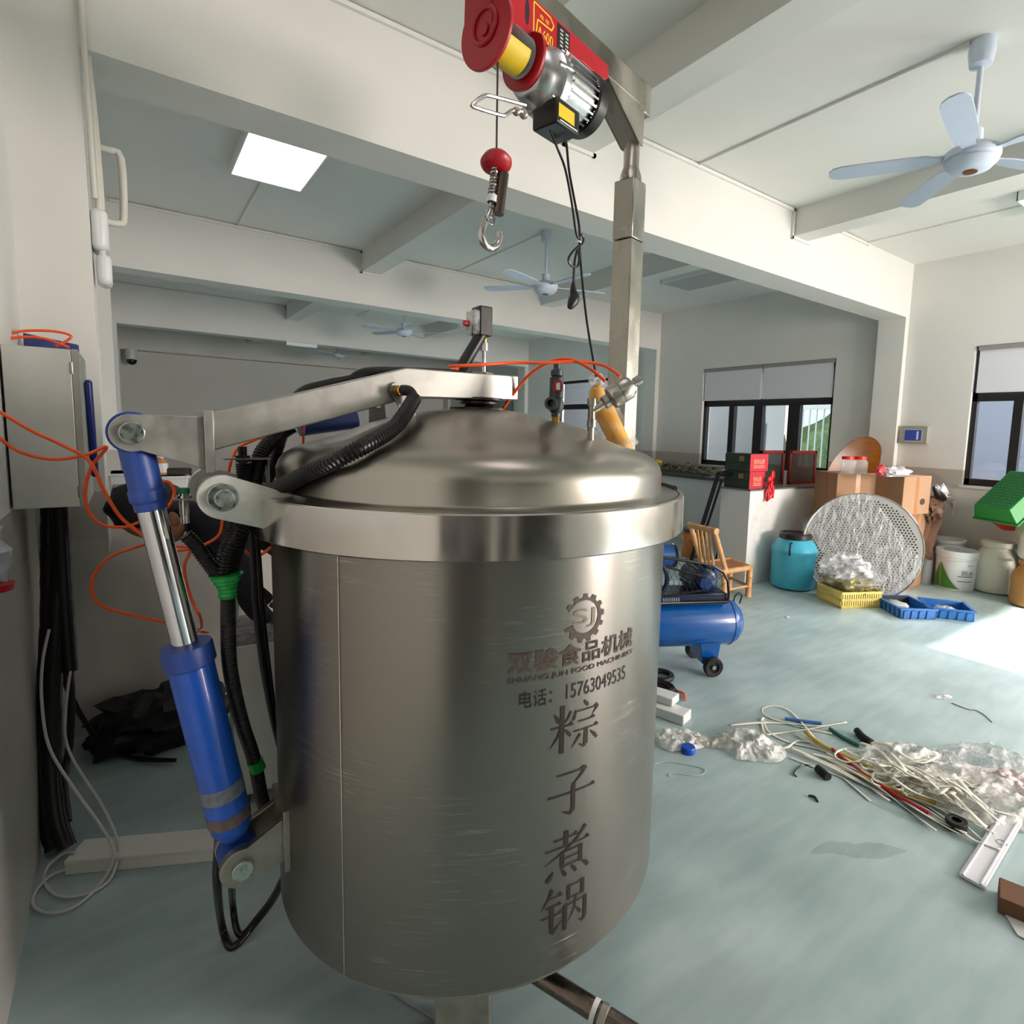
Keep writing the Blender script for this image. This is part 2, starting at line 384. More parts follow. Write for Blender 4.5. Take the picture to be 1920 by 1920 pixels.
# smooth white poster film left on the low wall's face
GLASS = None
def glass_mat():
    M = bpy.data.materials.new('window glass'); M.use_nodes = True; nt = M.node_tree; out = nt.nodes['Material Output']; nt.nodes.remove(nt.nodes['Principled BSDF'])
    t = nt.nodes.new('ShaderNodeBsdfTransparent'); t.inputs[0].default_value = (.90, .94, .95, 1); g = nt.nodes.new('ShaderNodeBsdfGlossy'); g.inputs['Roughness'].default_value = .03
    lw = nt.nodes.new('ShaderNodeLayerWeight'); pw = nt.nodes.new('ShaderNodeMath'); pw.operation = 'POWER'; pw.inputs[1].default_value = 5; nt.links.new(lw.outputs['Facing'], pw.inputs[0]); fr = nt.nodes.new('ShaderNodeMath'); fr.operation = 'MULTIPLY_ADD'; fr.inputs[1].default_value = .7; fr.inputs[2].default_value = .05; nt.links.new(pw.outputs[0], fr.inputs[0]); mx = nt.nodes.new('ShaderNodeMixShader')
    nt.links.new(fr.outputs[0], mx.inputs[0]); nt.links.new(t.outputs[0], mx.inputs[1]); nt.links.new(g.outputs[0], mx.inputs[2]); nt.links.new(mx.outputs[0], out.inputs[0]); return M
GLASS = glass_mat()
BLIND = mat('white roller blind fabric', (.84, .85, .87), .8, trans=0)
def window_right(n, y0, y1, mull):
    x = XR+.05; z0, z1, zt = 1.04, 2.51, 1.985
    mb = MB(); fw_ = .05
    mb.bb((x, y0, z0), (x+.07, y1, z0+.07)).bb((x, y0, z1-.05), (x+.07, y1, z1)).bb((x, y0, z0), (x+.07, y0+fw_, z1)).bb((x, y1-fw_, z0), (x+.07, y1, z1)).bb((x, y0, zt-.05), (x+.07, y1, zt+.05))
    for y, wd in mull: mb.bb((x-.005, y-wd/2, z0), (x+.075, y+wd/2, zt))
    o = struct('window_%d' % n, mb, FRAMEB)
    obj('pane', MB().bb((x+.03, y0+.03, z0+.03), (x+.036, y1-.03, z1-.03)), GLASS, o)
    obj('sill', MB().bb((XR-.02, y0-.02, z0-.03), (XR+.2, y1+.02, z0)), mat('pale sill', (.72, .72, .70), .4), o)
WN = [(1, 3.82, 5.93, [(5.40, .09), (4.94, .14), (4.38, .17)]), (2, .30, 2.31, [(1.9, .08), (1.3, .1), (.8, .08)]), (3, -2.6, -.6, [(-1.6, .1)]), (4, 7.7, 9.8, [(8.75, .1)])]
for a in WN: window_right(*a)
def blind(y0, y1, label):
    t = thing('roller_blind', label, 'blind', (XR, (y0+y1)/2, 2.47), 'roller blinds over the window heads')
    obj('fabric', MB().bb((XR+.012, y0, 2.03), (XR+.016, y1, 2.47)), BLIND, t)
    obj('head_rail', MB().bb((XR-.01, y0-.01, 2.46), (XR+.045, y1+.01, 2.505)), mat('grey blind rail', (.55, .55, .54), .5), t)
    obj('bottom_bar', MB().cyl((XR+.014, y0, 2.03), (XR+.014, y1, 2.03), .009, n=10), WHITEP, t)
blind(4.90, 5.90, 'pale roller blind over the farther window, half next to the back counter')
blind(3.85, 4.86, 'pale roller blind over the farther window, half next to the column')
blind(.33, 2.27, 'pale roller blind over the nearer window beside the grey wall panel')
for i, (a, b, z0, z1) in enumerate(W_F):
    mb = MB(); y = YF-.14
    mb.bb((a, y, z0), (a+.004, y+.06, z1)).bb((b-.05, y, z0), (b, y+.06, z1)).bb((a, y, z0), (b, y+.06, z0+.05)).bb((a, y, z1-.004), (b, y+.06, z1))
    struct('window_%d' % (6+i), mb, FRAMEB)
# buildings outside the windows
BG = mat('grey rendered facade', (.27, .285, .30), .9); BC = mat('cream facade', (.58, .55, .49), .9)
tag(obj('neighbour_building', MB().bb((9.4, 6.45, -1), (10.3, 8.4, 7)), BG), 'grey building outside the farther window, behind the left panes', 'building')
tag(obj('neighbour_building', MB().bb((10.95, 7.3, -1), (11.95, 10.4, 7)), BC), 'cream building face outside the farther window, behind the middle pane', 'building')
tag(obj('neighbour_building', MB().bb((8.9, 1.9, -1), (9.6, 3.6, 7)), mat('blue grey facade', (.50, .53, .60), .9)), 'blue grey building outside the nearer window', 'building')
tag(obj('neighbour_building', MB().bb((10.3, 10.6, -1), (11.3, 20, 7)), BG), 'dark grey building outside the far bay window behind the crane post', 'building')
t = thing('garden_gate', 'pale ironwork gate outside the farther window, behind its right pane', 'gate', (9.6, 4.9, 0))
IR = mat('pale ironwork', (.66, .70, .70), .6)
mb = MB(); mb.bb((9.6, 4.2, 2.0), (9.66, 5.75, 2.07)).bb((9.6, 4.2, .9), (9.66, 5.75, .96))
obj('rail', mb, IR, t)
for k in range(12): obj('bar', MB().cyl((9.63, 4.25+k*.13, .2), (9.63, 4.25+k*.13, 2.25), .014, n=8), IR, t)
obj('post', MB().cyl((9.63, 5.0, -.5), (9.63, 5.0, 2.4), .07, n=16), IR, t)
tag(obj('hedge', MB().blob((11.6, 5.2, .9), 1.0, 3, .3, 24, 14, (.5, 1.5, 1.5)), mat('pale green foliage', (.42, .55, .38), .9, noise=.5, scale=9)), 'pale green hedge seen through the ironwork gate outside', 'hedge')
struct('ground_outside', MB().bb((7.4, -10, -1.1), (30, 25, -.6)), mat('grey paving', (.45, .45, .44), .9))
struct('ground_outside_front', MB().bb((-4, -20, -1.1), (9, -4.3, -.6)), mat('grey paving', (.45, .45, .44), .9))

o = struct('door_3', MB().bb((XR-.05, 11.5, 0), (XR, 12.8, 2.2)), mat('grey blue door', (.50, .53, .55), .5))
obj('door_handle', MB().cyl((XR-.08, 11.7, .95), (XR-.08, 11.7, 1.15), .012, n=10), CHROME, o)
DKD = mat('dark brown added door', (.16, .14, .125), .55)  # dark colour for the two doors added behind the camera
o = struct('added_dark_door_1', MB().bb((XL, -2.8, 0), (XL+.04, .25, 2.5)), DKD)  # unseen; added so the kettle reflects a dark stretch of left wall
obj('door_handle', MB().cyl((XL+.07, -.05, .95), (XL+.07, -.05, 1.2), .012, n=10), CHROME, o)
o = struct('added_dark_door_2', MB().bb((-.2, YF, 0), (1.75, YF+.05, 2.6)), DKD)  # unseen; added to keep the middle of the kettle's reflection dark
obj('door_handle', MB().cyl((.72, YF+.08, .95), (.72, YF+.08, 1.2), .012, n=10), CHROME, o)

# surface conduits
TN = [0]
def trunk(pts, r_=.011):
    TN[0] += 1; name = 'trim_%d' % TN[0]
    mb = MB()
    for a, b in zip(pts, pts[1:]):
        lo = [min(a[i], b[i])-r_ for i in range(3)]; hi = [max(a[i], b[i])+r_ for i in range(3)]; mb.bb(lo, hi)
    struct(name, mb, PVC)
ya = 2.995-.011
trunk([(.0, ya, 3.462), (2.19, ya, 3.462)]); trunk([(2.19, ya, 3.462), (2.19, ya, 3.24), (2.42, ya, 3.24), (2.42, ya, 3.462)])
trunk([(2.42, ya, 3.462), (4.68, ya, 3.462), (4.68, ya, 3.238), (4.95, ya, 3.238)]); trunk([(5.5, ya, 3.462), (6.05, ya, 3.462)])
yb = 6.88-.011
trunk([(-.05, yb, 3.46), (2.19, yb, 3.46), (2.19, yb, 3.24), (2.43, yb, 3.24)]); trunk([(2.43, yb, 3.46), (4.68, yb, 3.46)])
trunk([(.0, 10.89, 3.46), (2.18, 10.89, 3.46), (2.18, 10.89, 3.24)])
for x, y0, y1 in ((3.41, 1.27, 2.98), (3.40, 4.95, 6.86), (3.39, 8.7, 10.88), (.96, 5.37, 6.86), (6.0, 1.7, 2.98), (1.7, -.5, 2.98)):
    trunk([(x, y0, ZC-.008), (x, y1, ZC-.008)], .008)
for k, (dx, dy, z0, z1, rr) in enumerate(((.0, -.02, 2.35, 3.46, .010), (.012, .05, 2.15, 3.2, .012), (.02, .12, 2.35, 3.0, .009))):
    struct('trim_%d' % (20+k), MB().tube([(-.08+dx*.5, 2.995+dy, z1), (-.075+dx, 3.0+dy, (z0+z1)/2), (-.07+dx, 3.02+dy, z0)], rr, 10), mat('off white pipe', (.80, .79, .75), .5))
struct('trim_32', MB().tube([(-.09, 3.33, 2.66), (-.02, 3.33, 2.66), (.02, 3.34, 2.64), (.02, 3.35, 2.4), (.0, 3.34, 2.36), (-.07, 3.3, 2.35)], .015, 10, 3), mat('off white pipe', (.80, .79, .75), .5))

t = thing('emergency_light', 'white rounded emergency light high on the left column side', 'emergency light', (-.09, 3.12, 2.33))
obj('housing', MB().box((-.062, 3.12, 2.25), (.055, .17, .16)), WHITEP, t, .02)
obj('lamp_head', MB().box((-.055, 3.12, 2.10), (.05, .13, .12)), WHITEP, t, .02)
t = thing('security_camera', 'small white dome security camera high in the far left corner', 'camera', (.074, 14.72, 2.70))
obj('dome_mount', MB().cyl((.09, 14.74, 2.889), (.09, 14.74, 2.68), .10, n=20), WHITEP, t)
obj('dome', MB().ball((.09, 14.72, 2.66), .085, 16), BLACK, t)
t = thing('security_camera', 'small white box mounted under the third ceiling beam', 'camera', (1.6, 10.8, 2.85))
obj('body', MB().box((2.45, 10.98, 2.858), (.5, .12, .06)), WHITEP, t)

# ceiling lights
LIT = mat('lit diffuser', (.9, .97, 1), .5, emit=(.98, .93, 1.0), estr=3.3)
LIT2 = mat('added fill panel diffuser', (.9, .97, 1), .5, emit=(1.0, .92, .935), estr=1.6)  # glow of the added panel over the kettle
def ceiling_light(x0, x1, y0, y1, label, lit=True):
    t = thing('ceiling_light', label, 'ceiling light', ((x0+x1)/2, (y0+y1)/2, ZC))
    mb = MB(); z0, z1 = ZC-.075, ZC
    mb.bb((x0, y0, z0), (x0+.015, y1, z1)).bb((x1-.015, y0, z0), (x1, y1, z1)).bb((x0, y0, z0), (x1, y0+.015, z1)).bb((x0, y1-.015, z0), (x1, y1, z1))
    obj('frame', mb, WHITEP, t, .004)
    obj('diffuser', MB().bb((x0+.015, y0+.015, ZC-.07), (x1-.015, y1-.015, ZC-.05)), (LIT2 if lit == 2 else LIT) if lit else mat('unlit diffuser', (.66, .67, .67), .5), t)
ceiling_light(.70, 1.222, 4.50, 5.35, 'lit square panel light on the ceiling above the electric cabinet side')
ceiling_light(.70, 1.222, .61, 1.46, 'added unseen fill light panel on the ceiling above the kettle front', 2)  # unseen panel added to brighten the left side and the kettle's reflections
ceiling_light(5.66, 6.2, 1.05, 1.66, 'lit panel light on the ceiling near the nearer window')
ceiling_light(.70, 1.222, 8.5, 9.35, 'added fill light panel on the far bay ceiling, hidden behind the second long beam')  # added out of view behind the beam to brighten the far bay
ceiling_light(4.6, 5.12, 8.5, 9.35, 'added fill light panel on the far bay ceiling beyond the crane post')  # second added panel, brightens the far bay and back wall
ceiling_light(5.5, 6.05, 4.5, 5.35, 'unlit panel light on the ceiling beyond the crane post', False)

# ceiling fans
FANM = mat('pale blue white fan paint', (.78, .82, .88), .35); FANB = mat('fan blade paint', (.72, .77, .84), .3)
def make_fan():
    t = thing('ceiling_fan', 'x', 'fan', (0, 0, 0), 'white five blade ceiling fans')
    obj('canopy', MB().lathe([(0, 0), (.055, 0), (.06, -.05), (.05, -.115), (.02, -.125), (0, -.125)], n=24), FANM, t)
    obj('rod', MB().cyl((0, 0, -.12), (0, 0, -.46), .014, n=12), FANM, t)
    obj('collar', MB().lathe([(0, -.42), (.04, -.42), (.043, -.5), (0, -.5)], n=20), FANM, t)
    obj('motor', MB().lathe([(0, -.50), (.10, -.505), (.125, -.525), (.125, -.555), (.115, -.565), (.118, -.575), (.09, -.605), (.035, -.615), (0, -.615)], n=40), FANM, t)
    obj('badge', MB().lathe([(0, -.612), (.032, -.613), (.032, -.62), (0, -.622)], n=20), mat('bronze badge', (.5, .33, .16), .35, .6), t)
    for k in range(5):
        a = R(48+72*k); d = Vector((math.cos(a), math.sin(a), 0)); q = Vector((-math.sin(a)*.88, math.cos(a)*.88, .13))
        mb = MB(); prof = [(.11, .03), (.17, .035), (.21, .055), (.30, .062), (.5, .066), (.60, .064), (.64, .05), (.66, .02)]
        vs = []; n = len(prof)
        for dz in (.004, -.004):
            for r_, h in prof:
                for s_ in (-1, 1): vs.append(d*r_+q*(h*s_)+Vector((0, 0, -.54+dz)))
        fs = []
        for i in range(n-1):
            a0 = 2*i; b0 = 2*n+2*i
            fs += [[a0, a0+1, a0+3, a0+2], [b0, b0+2, b0+3, b0+1], [a0, a0+2, b0+2, b0], [a0+1, b0+1, b0+3, a0+3]]
        fs += [[0, 2*n, 2*n+1, 1], [2*n-2, 2*n-1, 4*n-1, 4*n-2]]
        obj('blade', mb.add(vs, fs), FANB, t)
    return t
fan0 = make_fan(); fan0.location = (3.45, 1.22, ZC); fan0['label'] = 'white ceiling fan nearest the windows, in front of the long beam'
dup(fan0, (3.40, 4.9, ZC), R(8), 'white ceiling fan hanging just behind the crane post cable')
dup(fan0, (3.40, 8.67, ZC), R(-6), 'white ceiling fan in the far bay, behind the pressure switch')
dup(fan0, (3.53, 12.6, ZC), R(20), 'white ceiling fan farthest back, small above the lid arm')
# ------------------------------------------------------------------ the boiling kettle
KX, KY = .815, 1.5
LID = [(.583, 1.318), (.583, 1.334), (.540, 1.336), (.535, 1.342), (.535, 1.388), (.529, 1.407), (.515, 1.424), (.492, 1.438), (.462, 1.449), (.43, 1.457), (.40, 1.466), (.372, 1.478), (.34, 1.492), (.30, 1.508), (.25, 1.524), (.18, 1.541), (.10, 1.552), (.0, 1.556)]
def kr(z):
    if z < 1.24: return .55
    if z < 1.336: return .60
    pts = [(a, b) for a, b in LID if b >= 1.336]
    for (r1, z1), (r2, z2) in zip(pts, pts[1:]):
        if z1 <= z <= z2: return r1+(r2-r1)*(z-z1)/max(z2-z1, 1e-6)
    return -1
def onk(x, y, off=0.0):
    d = ray(x, y); d = d/np.linalg.norm(d); t = .8
    while t < 2.6:
        p = EYE+d*t
        if math.hypot(p[0]-KX, p[1]-KY) < kr(p[2]-off*.8)+off: break
        t += .002
    return Vector(p)
def cylp(a, z, off=.0012, rr=.55): a = R(a); return Vector((KX+(rr+off)*math.cos(a), KY+(rr+off)*math.sin(a), z))
kettle = thing('boiling_kettle', 'large round stainless steel boiling kettle with hinged domed lid and dark lettering', 'boiling kettle', (KX, KY, 0))
obj('vessel', MB().lathe([(0, .235), (.535, .235), (.545, .238), (.55, .245), (.55, 1.25)], (KX, KY, 0), 128), STEEL, kettle)
obj('rim_ring', MB().lathe([(.55, 1.238), (.597, 1.238), (.60, 1.241), (.60, 1.331), (.597, 1.334), (.586, 1.334), (.586, 1.30), (.55, 1.30)], (KX, KY, 0), 160), STEELP, kettle)
lid = obj('lid', MB().lathe(LID, (KX, KY, 0), 160), STEELD, kettle, angle=50)
mb = MB(); mb.tube([cylp(-150.4, .25+.1*i, .0005) for i in range(10)]+[cylp(-150.4, 1.236, .0005)], .0016, 6, 1)
obj('weld_seam', mb, STEELP, kettle)
obj('ring_gap', MB().tube([cylp(a, 1.3355, .042) for a in range(-34, 12, 3)], .0075, 6, 1), mat('dark gap', (.06, .06, .06), .6), kettle)
mb = MB(); mb.lathe([(.50, .215), (.53, .215), (.53, .236), (.50, .236)], (KX, KY, 0), 96)
obj('base_rim', mb, STEELW, kettle)
for k, a in enumerate((-121, 0, 120)):
    c = (KX+.43*math.cos(R(a)), KY+.43*math.sin(R(a)), .11); q = Matrix.Rotation(R(a-3), 3, 'Z')
    obj('leg', MB().box(c, (.10, .13, .25), q), STEELW, kettle, .004)
pa, pb = fl(960, 1795, .15), fl(1195, 1945, .10)
dp = obj('drain_pipe', MB().cyl(pa+(pa-pb).normalized()*.12, pb, .024, n=28), mat('dark worn pipe', (.42, .38, .35), .28, 1, noise=.25, scale=20, rvar=.1), kettle)
e = (pb-pa).normalized(); pc = fl(1115, 1897, .118)
obj('tape_wrap', MB().lathe([(.024, -.006), (.0275, -.006), (.0275, .006), (.024, .006)], pc, 28, e), WHITEP, dp)
obj('coupling', MB().lathe([(.024, .012), (.029, .014), (.029, .03), (.024, .032)], pc, 28, e), STEELW, dp)

# lettering etched round the vessel
def on_vessel(vs, fs, M, name, off=.0012):
    b = bmesh.new(); bv = [b.verts.new((a, z, 0)) for a, z in vs]
    for f in fs:
        try: b.faces.new([bv[i] for i in f])
        except ValueError: pass
    lo = min(a for a, z in vs); hi = max(a for a, z in vs); n = int((hi-lo)/1.2)
    for k in range(1, n+1):
        bmesh.ops.bisect_plane(b, geom=list(b.verts)+list(b.edges)+list(b.faces), plane_co=(lo+(hi-lo)*k/(n+1), 0, 0), plane_no=(1, 0, 0))
    b.verts.index_update(); mb = MB(); mb.add([cylp(v.co.x, v.co.y, off) for v in b.verts], [[v.index for v in f.verts] for f in b.faces]); b.free()
    obj(name, mb, M, kettle, flat=True)
for body, a0, a1, z0, z1, M, nm in (('双骏食品机械', -111.8, -75.6, .984, 1.033, ETCHB, 'chinese_name'), ('SHUANG JUN FOOD MACHINERY', -111.8, -75.2, .961, .976, ETCHB, 'latin_name'), ('电话：', -109, -101.2, .905, .943, ETCH, 'phone_caption'), ('15763049535', -97.5, -78.2, .908, .942, ETCH, 'phone_lettering')):
    vs, fs = text_fit(body, a0, a1, z0, z1, .020 if M is ETCHB else 0); on_vessel(vs, fs, M, nm)
def strokes(items):
    # each stroke: points with a width; coordinates 0..100, y down
    vs, fs = [], []
    for st in items:
        q = [st[0]]
        for a, b in zip(st, st[1:]):
            m_ = max(1, int(math.hypot(b[0]-a[0], b[1]-a[1])/8)); q += [tuple(a[k]+(b[k]-a[k])*(i+1)/m_ for k in range(3)) for i in range(m_)]
        st = q; n = len(st); o = len(vs)
        for i, (x, y, wd) in enumerate(st):
            a = st[max(i-1, 0)]; b = st[min(i+1, n-1)]; dx, dy = b[0]-a[0], b[1]-a[1]; L = math.hypot(dx, dy) or 1
            nx, ny = -dy/L*wd/2, dx/L*wd/2; vs += [(x+nx, y+ny), (x-nx, y-ny)]
        fs += [[o+2*i, o+2*i+1, o+2*i+3, o+2*i+2] for i in range(n-1)]
    return vs, fs
def H(x0, x1, y, th=3): return [[(x0, y, th), (x1, y, th)], [(x1-9, y-1, 1), (x1-3, y-3, 7), (x1+2, y, 1)]]
def V(x, y0, y1, wd=8.5): return [[(x, y0, wd), (x, y1, wd)]]
G = {
 '粽': [[(8, 18, 2), (13, 26, 7), (17, 36, 5)], [(40, 17, 6), (35, 28, 4), (28, 38, 1.5)]]+H(1, 44, 44)+V(23, 3, 97)+[[(21, 47, 5), (13, 66, 4), (1, 82, 1)], [(27, 50, 2), (34, 58, 7), (40, 66, 6)],
      [(66, 2, 2), (71, 9, 8), (75, 15, 5)], [(50, 18, 3), (47, 30, 6), (45, 37, 4)]]+H(49, 97, 21)+[[(97, 21, 6), (90, 30, 3), (85, 35, 1)]]+H(55, 90, 42)+H(45, 98, 60)+V(72, 60, 92)+[[(72, 92, 8), (66, 94, 6), (57, 88, 1)], [(60, 68, 6), (53, 78, 4), (42, 92, 1)], [(82, 68, 2), (90, 77, 7), (97, 87, 6)]],
 '子': H(18, 74, 12, 3.2)+[[(78, 9, 7), (68, 22, 6), (52, 37, 2)]]+V(52, 36, 90)+[[(53, 88, 8), (46, 96, 7), (30, 88, 1)]]+H(2, 98, 53, 3.4),
 '煮': H(20, 68, 17)+V(45, 3, 34)+H(4, 94, 34)+[[(86, 6, 8), (66, 28, 5), (40, 46, 4), (4, 62, 1)]]+V(38, 45, 79)+V(76, 43, 79)+[[(38, 45, 3), (76, 45, 3)], [(38, 60, 3), (76, 60, 3)], [(38, 75, 3), (76, 75, 3)]]+[[(21, 80, 2), (15, 90, 8), (8, 98, 7)], [(38, 83, 2), (42, 90, 8), (46, 97, 6)], [(58, 82, 2), (63, 89, 8), (67, 96, 6)], [(79, 80, 2), (88, 88, 9), (94, 96, 7)]],
 '锅': [[(23, 2, 7), (15, 20, 4), (2, 40, 1)]]+H(17, 42, 19)+H(10, 40, 38)+V(23, 38, 92)+H(3, 44, 58)+[[(23, 96, 8), (33, 86, 4), (44, 74, 1)]]+V(56, 6, 37, 7)+V(86, 5, 37, 8)+[[(56, 8, 3), (86, 8, 3)], [(56, 34, 3), (86, 34, 3)]]+V(50, 46, 99, 8)+V(93, 45, 92, 8)+[[(50, 47, 3), (93, 47, 3)], [(93, 92, 8), (87, 97, 6), (77, 90, 1)], [(72, 34, 4), (70, 56, 4), (64, 72, 3), (55, 84, 1)], [(71, 60, 2), (78, 69, 7), (83, 77, 6)]],
}
for ch, (ac, zc) in zip('粽子煮锅', ((-94.6, .838), (-95.0, .685), (-95.6, .534), (-96.0, .398))):
    vs, fs = strokes(G[ch]); sc = .118/100
    vs = [(ac+math.degrees((x-50)*sc*1.12/.55), zc-(y-50)*sc) for x, y in vs]
    on_vessel(vs, fs, ETCH, 'large_character')
mb = MB(); N = 120; vs, fs = [], []; ac, zc = -93.0, 1.087
for i in range(N+1):
    th = -160+315*i/N; f = i/N
    ro = .0475+(.0085 if (th/27.5) % 1 < .5 else 0); ri = .0475-.013*(1-f)**.7-.002
    for q in (ri, ro): vs.append((ac+math.degrees(q*math.cos(R(th))/.55), zc+q*math.sin(R(th))))
fs = [[2*i, 2*i+1, 2*i+3, 2*i+2] for i in range(N)]
on_vessel(vs, fs, ETCHB, 'gear_logo')
vs, fs = text_fit('SJ', ac-3.2, ac+3.0, zc-.022, zc+.022); on_vessel(vs, fs, mat('faint etched lettering', (.50, .46, .41), .4, .6), 'gear_initials')

# lid arm: sloping box, flat end over the hub, tip plates for the cylinder
def sx(s): return KX-s
def plate(name, pts, y0, y1, M=STEELB, bevel=.0015, parent=kettle):
    return obj(name, MB().prism([(sx(s), z) for s, z in pts], (0, 0, 0), (1, 0, 0), (0, 0, 1), (0, 1, 0), y0, y1), M, parent, bevel)
def arc(s, z, r_, a0, a1, n=14): return [(s+r_*math.cos(R(a0+(a1-a0)*i/n)), z+r_*math.sin(R(a0+(a1-a0)*i/n))) for i in range(n+1)]
plate('lid_arm', [(-.102, 1.586), (-.102, 1.656), (.238, 1.650), (.672, 1.517), (.672, 1.436), (.222, 1.576)], 1.45, 1.55, STEELB, .003)
plate('arm_end_plate', [(.672, 1.388), (.672, 1.522), (.69, 1.522), (.69, 1.388)], 1.435, 1.565)
for y in (1.45, 1.53):
    tp = plate('arm_tip_plate', [(.69, 1.396), (.69, 1.508)]+arc(.812, 1.471, .038, 80, -110), y-.002, y+.018)
obj('arm_tip_pin', MB().cyl((sx(.812), 1.436, 1.471), (sx(.812), 1.565, 1.471), .022, n=28), ZINC, kettle, .002)
obj('hinge_shaft', MB().cyl((sx(.665), 1.40, 1.340), (sx(.665), 1.62, 1.340), .031, n=28), STEELW, kettle)
for y in (1.39, 1.615):
    plate('hinge_lug', [(.50, 1.238), (.50, 1.328)]+arc(.665, 1.340, .047, 100, -72), y, y+.02, mat('acid washed steel', (.82, .82, .80), .5, .75, noise=.1, scale=40))
obj('hinge_washer', MB().cyl((sx(.665), 1.382, 1.340), (sx(.665), 1.392, 1.340), .030, n=28), ZINC, kettle, .002)
obj('hinge_pin', MB().cyl((sx(.665), 1.362, 1.340), (sx(.665), 1.65, 1.340), .019, n=24), ZINC, kettle, .002)
hub = obj('lid_hub', MB().lathe([(0, 1.552), (.085, 1.552), (.085, 1.558), (.045, 1.560), (.04, 1.568), (.055, 1.570), (.055, 1.576), (.04, 1.578), (.07, 1.580), (.07, 1.587), (0, 1.587)], (KX, KY, 0), 40), mat('greasy dark steel', (.28, .25, .24), .4, 1), kettle)
obj('hub_plate', MB().cyl((KX, KY, 1.652), (KX, KY, 1.660), .04, n=6), STEELW, kettle, .001)
obj('hub_nut', MB().cyl((KX-.01, 1.475, 1.655), (KX-.01, 1.475, 1.672), .008, n=6), ZINC, kettle)
# hydraulic cylinder
A = Vector((sx(.812), 1.5, 1.471)); B = Vector((sx(.648), 1.5, .445)); ax = (B-A).normalized(); LN = (B-A).length
def at(t): return A+ax*(LN*t)
hc = obj('hydraulic_cylinder', MB().lathe([(0, LN*.50), (.043, LN*.50), (.0455, LN*.505), (.0455, LN*.89), (.043, LN*.92), (.028, LN*.945), (0, LN*.945)], A, 40, ax), BLUE, kettle)
obj('gland', MB().lathe([(.026, LN*.462), (.05, LN*.462), (.052, LN*.467), (.052, LN*.505), (.0455, LN*.51)], A, 40, ax), BLUED, hc)
obj('piston_rod', MB().cyl(at(.14), at(.52), .0265, n=36), CHROME, hc)
mb = MB(); mb.cyl((A.x, 1.471, A.z), (A.x, 1.527, A.z), .043, n=32); mb.lathe([(.0, .02), (.031, .03), (.031, LN*.115), (.034, LN*.118), (.034, LN*.14), (.030, LN*.143), (.030, LN*.16), (0, LN*.16)], A, 32, ax)
obj('rod_eye', mb, BLUED, hc, .002)
mb = MB(); mb.cyl((B.x, 1.468, B.z), (B.x, 1.532, B.z), .045, n=32); obj('barrel_eye', mb, BLUED, hc, .002)
for t0, t1, c_ in ((.80, .835, (.45, .47, .52)), (.872, .90, (.42, .36, .36))):
    obj('scuffed_band', MB().lathe([(.0456, LN*t0), (.0462, LN*t0), (.0462, LN*t1), (.0456, LN*t1)], A, 40, ax), mat('scuffed grey primer %.2f' % t0, c_, .6, noise=.25, scale=60), hc)
for y in (1.445, 1.535):
    plate('cylinder_bracket', [(.53, .43), (.53, .545)]+arc(.648, .445, .047, 105, -90), y, y+.02, STEELW)
plate('bracket_weld_pad', [(.545, .40), (.545, .56), (.56, .56), (.56, .40)], 1.43, 1.57, STEELW)
obj('cylinder_pin', MB().cyl((B.x, 1.432, B.z), (B.x, 1.57, B.z), .024, n=28), ZINC, kettle, .002)

# arm fitting, its strap to the lid and the hose elbow
fy = 1.45; fp = pl(742, 733, 1, fy)
s_ = onk(775, 795, .002)
mb = MB(); mb.prism([(-.02, .0), (-.014, .016), (0, .022), (.014, .016), (.02, .0), (.062, -.085), (.03, -.085)], (fp.x, 0, fp.z), (1, 0, 0), (0, 0, 1), (0, 1, 0), fy-.012, fy-.006)
obj('fitting_plate', mb, STEELB, kettle)
obj('cable_gland', MB().lathe([(0, 0), (.015, 0), (.015, .012), (.011, .013), (.011, .022), (.013, .023), (.013, .032), (0, .032)], (fp.x, fy-.01, fp.z), 6, (0, -1, 0)), BRASS, kettle)
# pressure switch above the hub
b_ = Vector((KX+.03, 1.53, 1.655))
ps = obj('pressure_switch', MB().box(b_+Vector((-.008, 0, .155)), (.042, .055, .085)), BLACK, kettle, .004)
obj('clear_cover', MB().box(b_+Vector((-.035, .0, .15)), (.03, .05, .07)), film('clear cover plastic', (.85, .87, .88), .4, .1, .0), ps, .008)
obj('red_knob', MB().cyl(b_+Vector((-.05, 0, .145)), b_+Vector((-.066, 0, .145)), .009, n=12), RED, ps)
obj('stem', MB().cyl(b_, b_+Vector((0, 0, .09)), .006, n=12), mat('clear stem', (.8, .8, .8), .1, .6), ps)
obj('nut', MB().cyl(b_+Vector((0, 0, .073)), b_+Vector((0, 0, .096)), .011, n=6), WHITEP, ps)
obj('brass_neck', MB().cyl(b_+Vector((0, 0, .095)), b_+Vector((0, 0, .12)), .009, n=12), BRASS, ps)
obj('cable_sleeve', MB().tube([b_+Vector((-.005, -.01, .135)), b_+Vector((-.03, -.005, .09)), b_+Vector((-.062, 0, .035)), b_+Vector((-.082, .005, .003))], .018, 12), HOSE, ps)
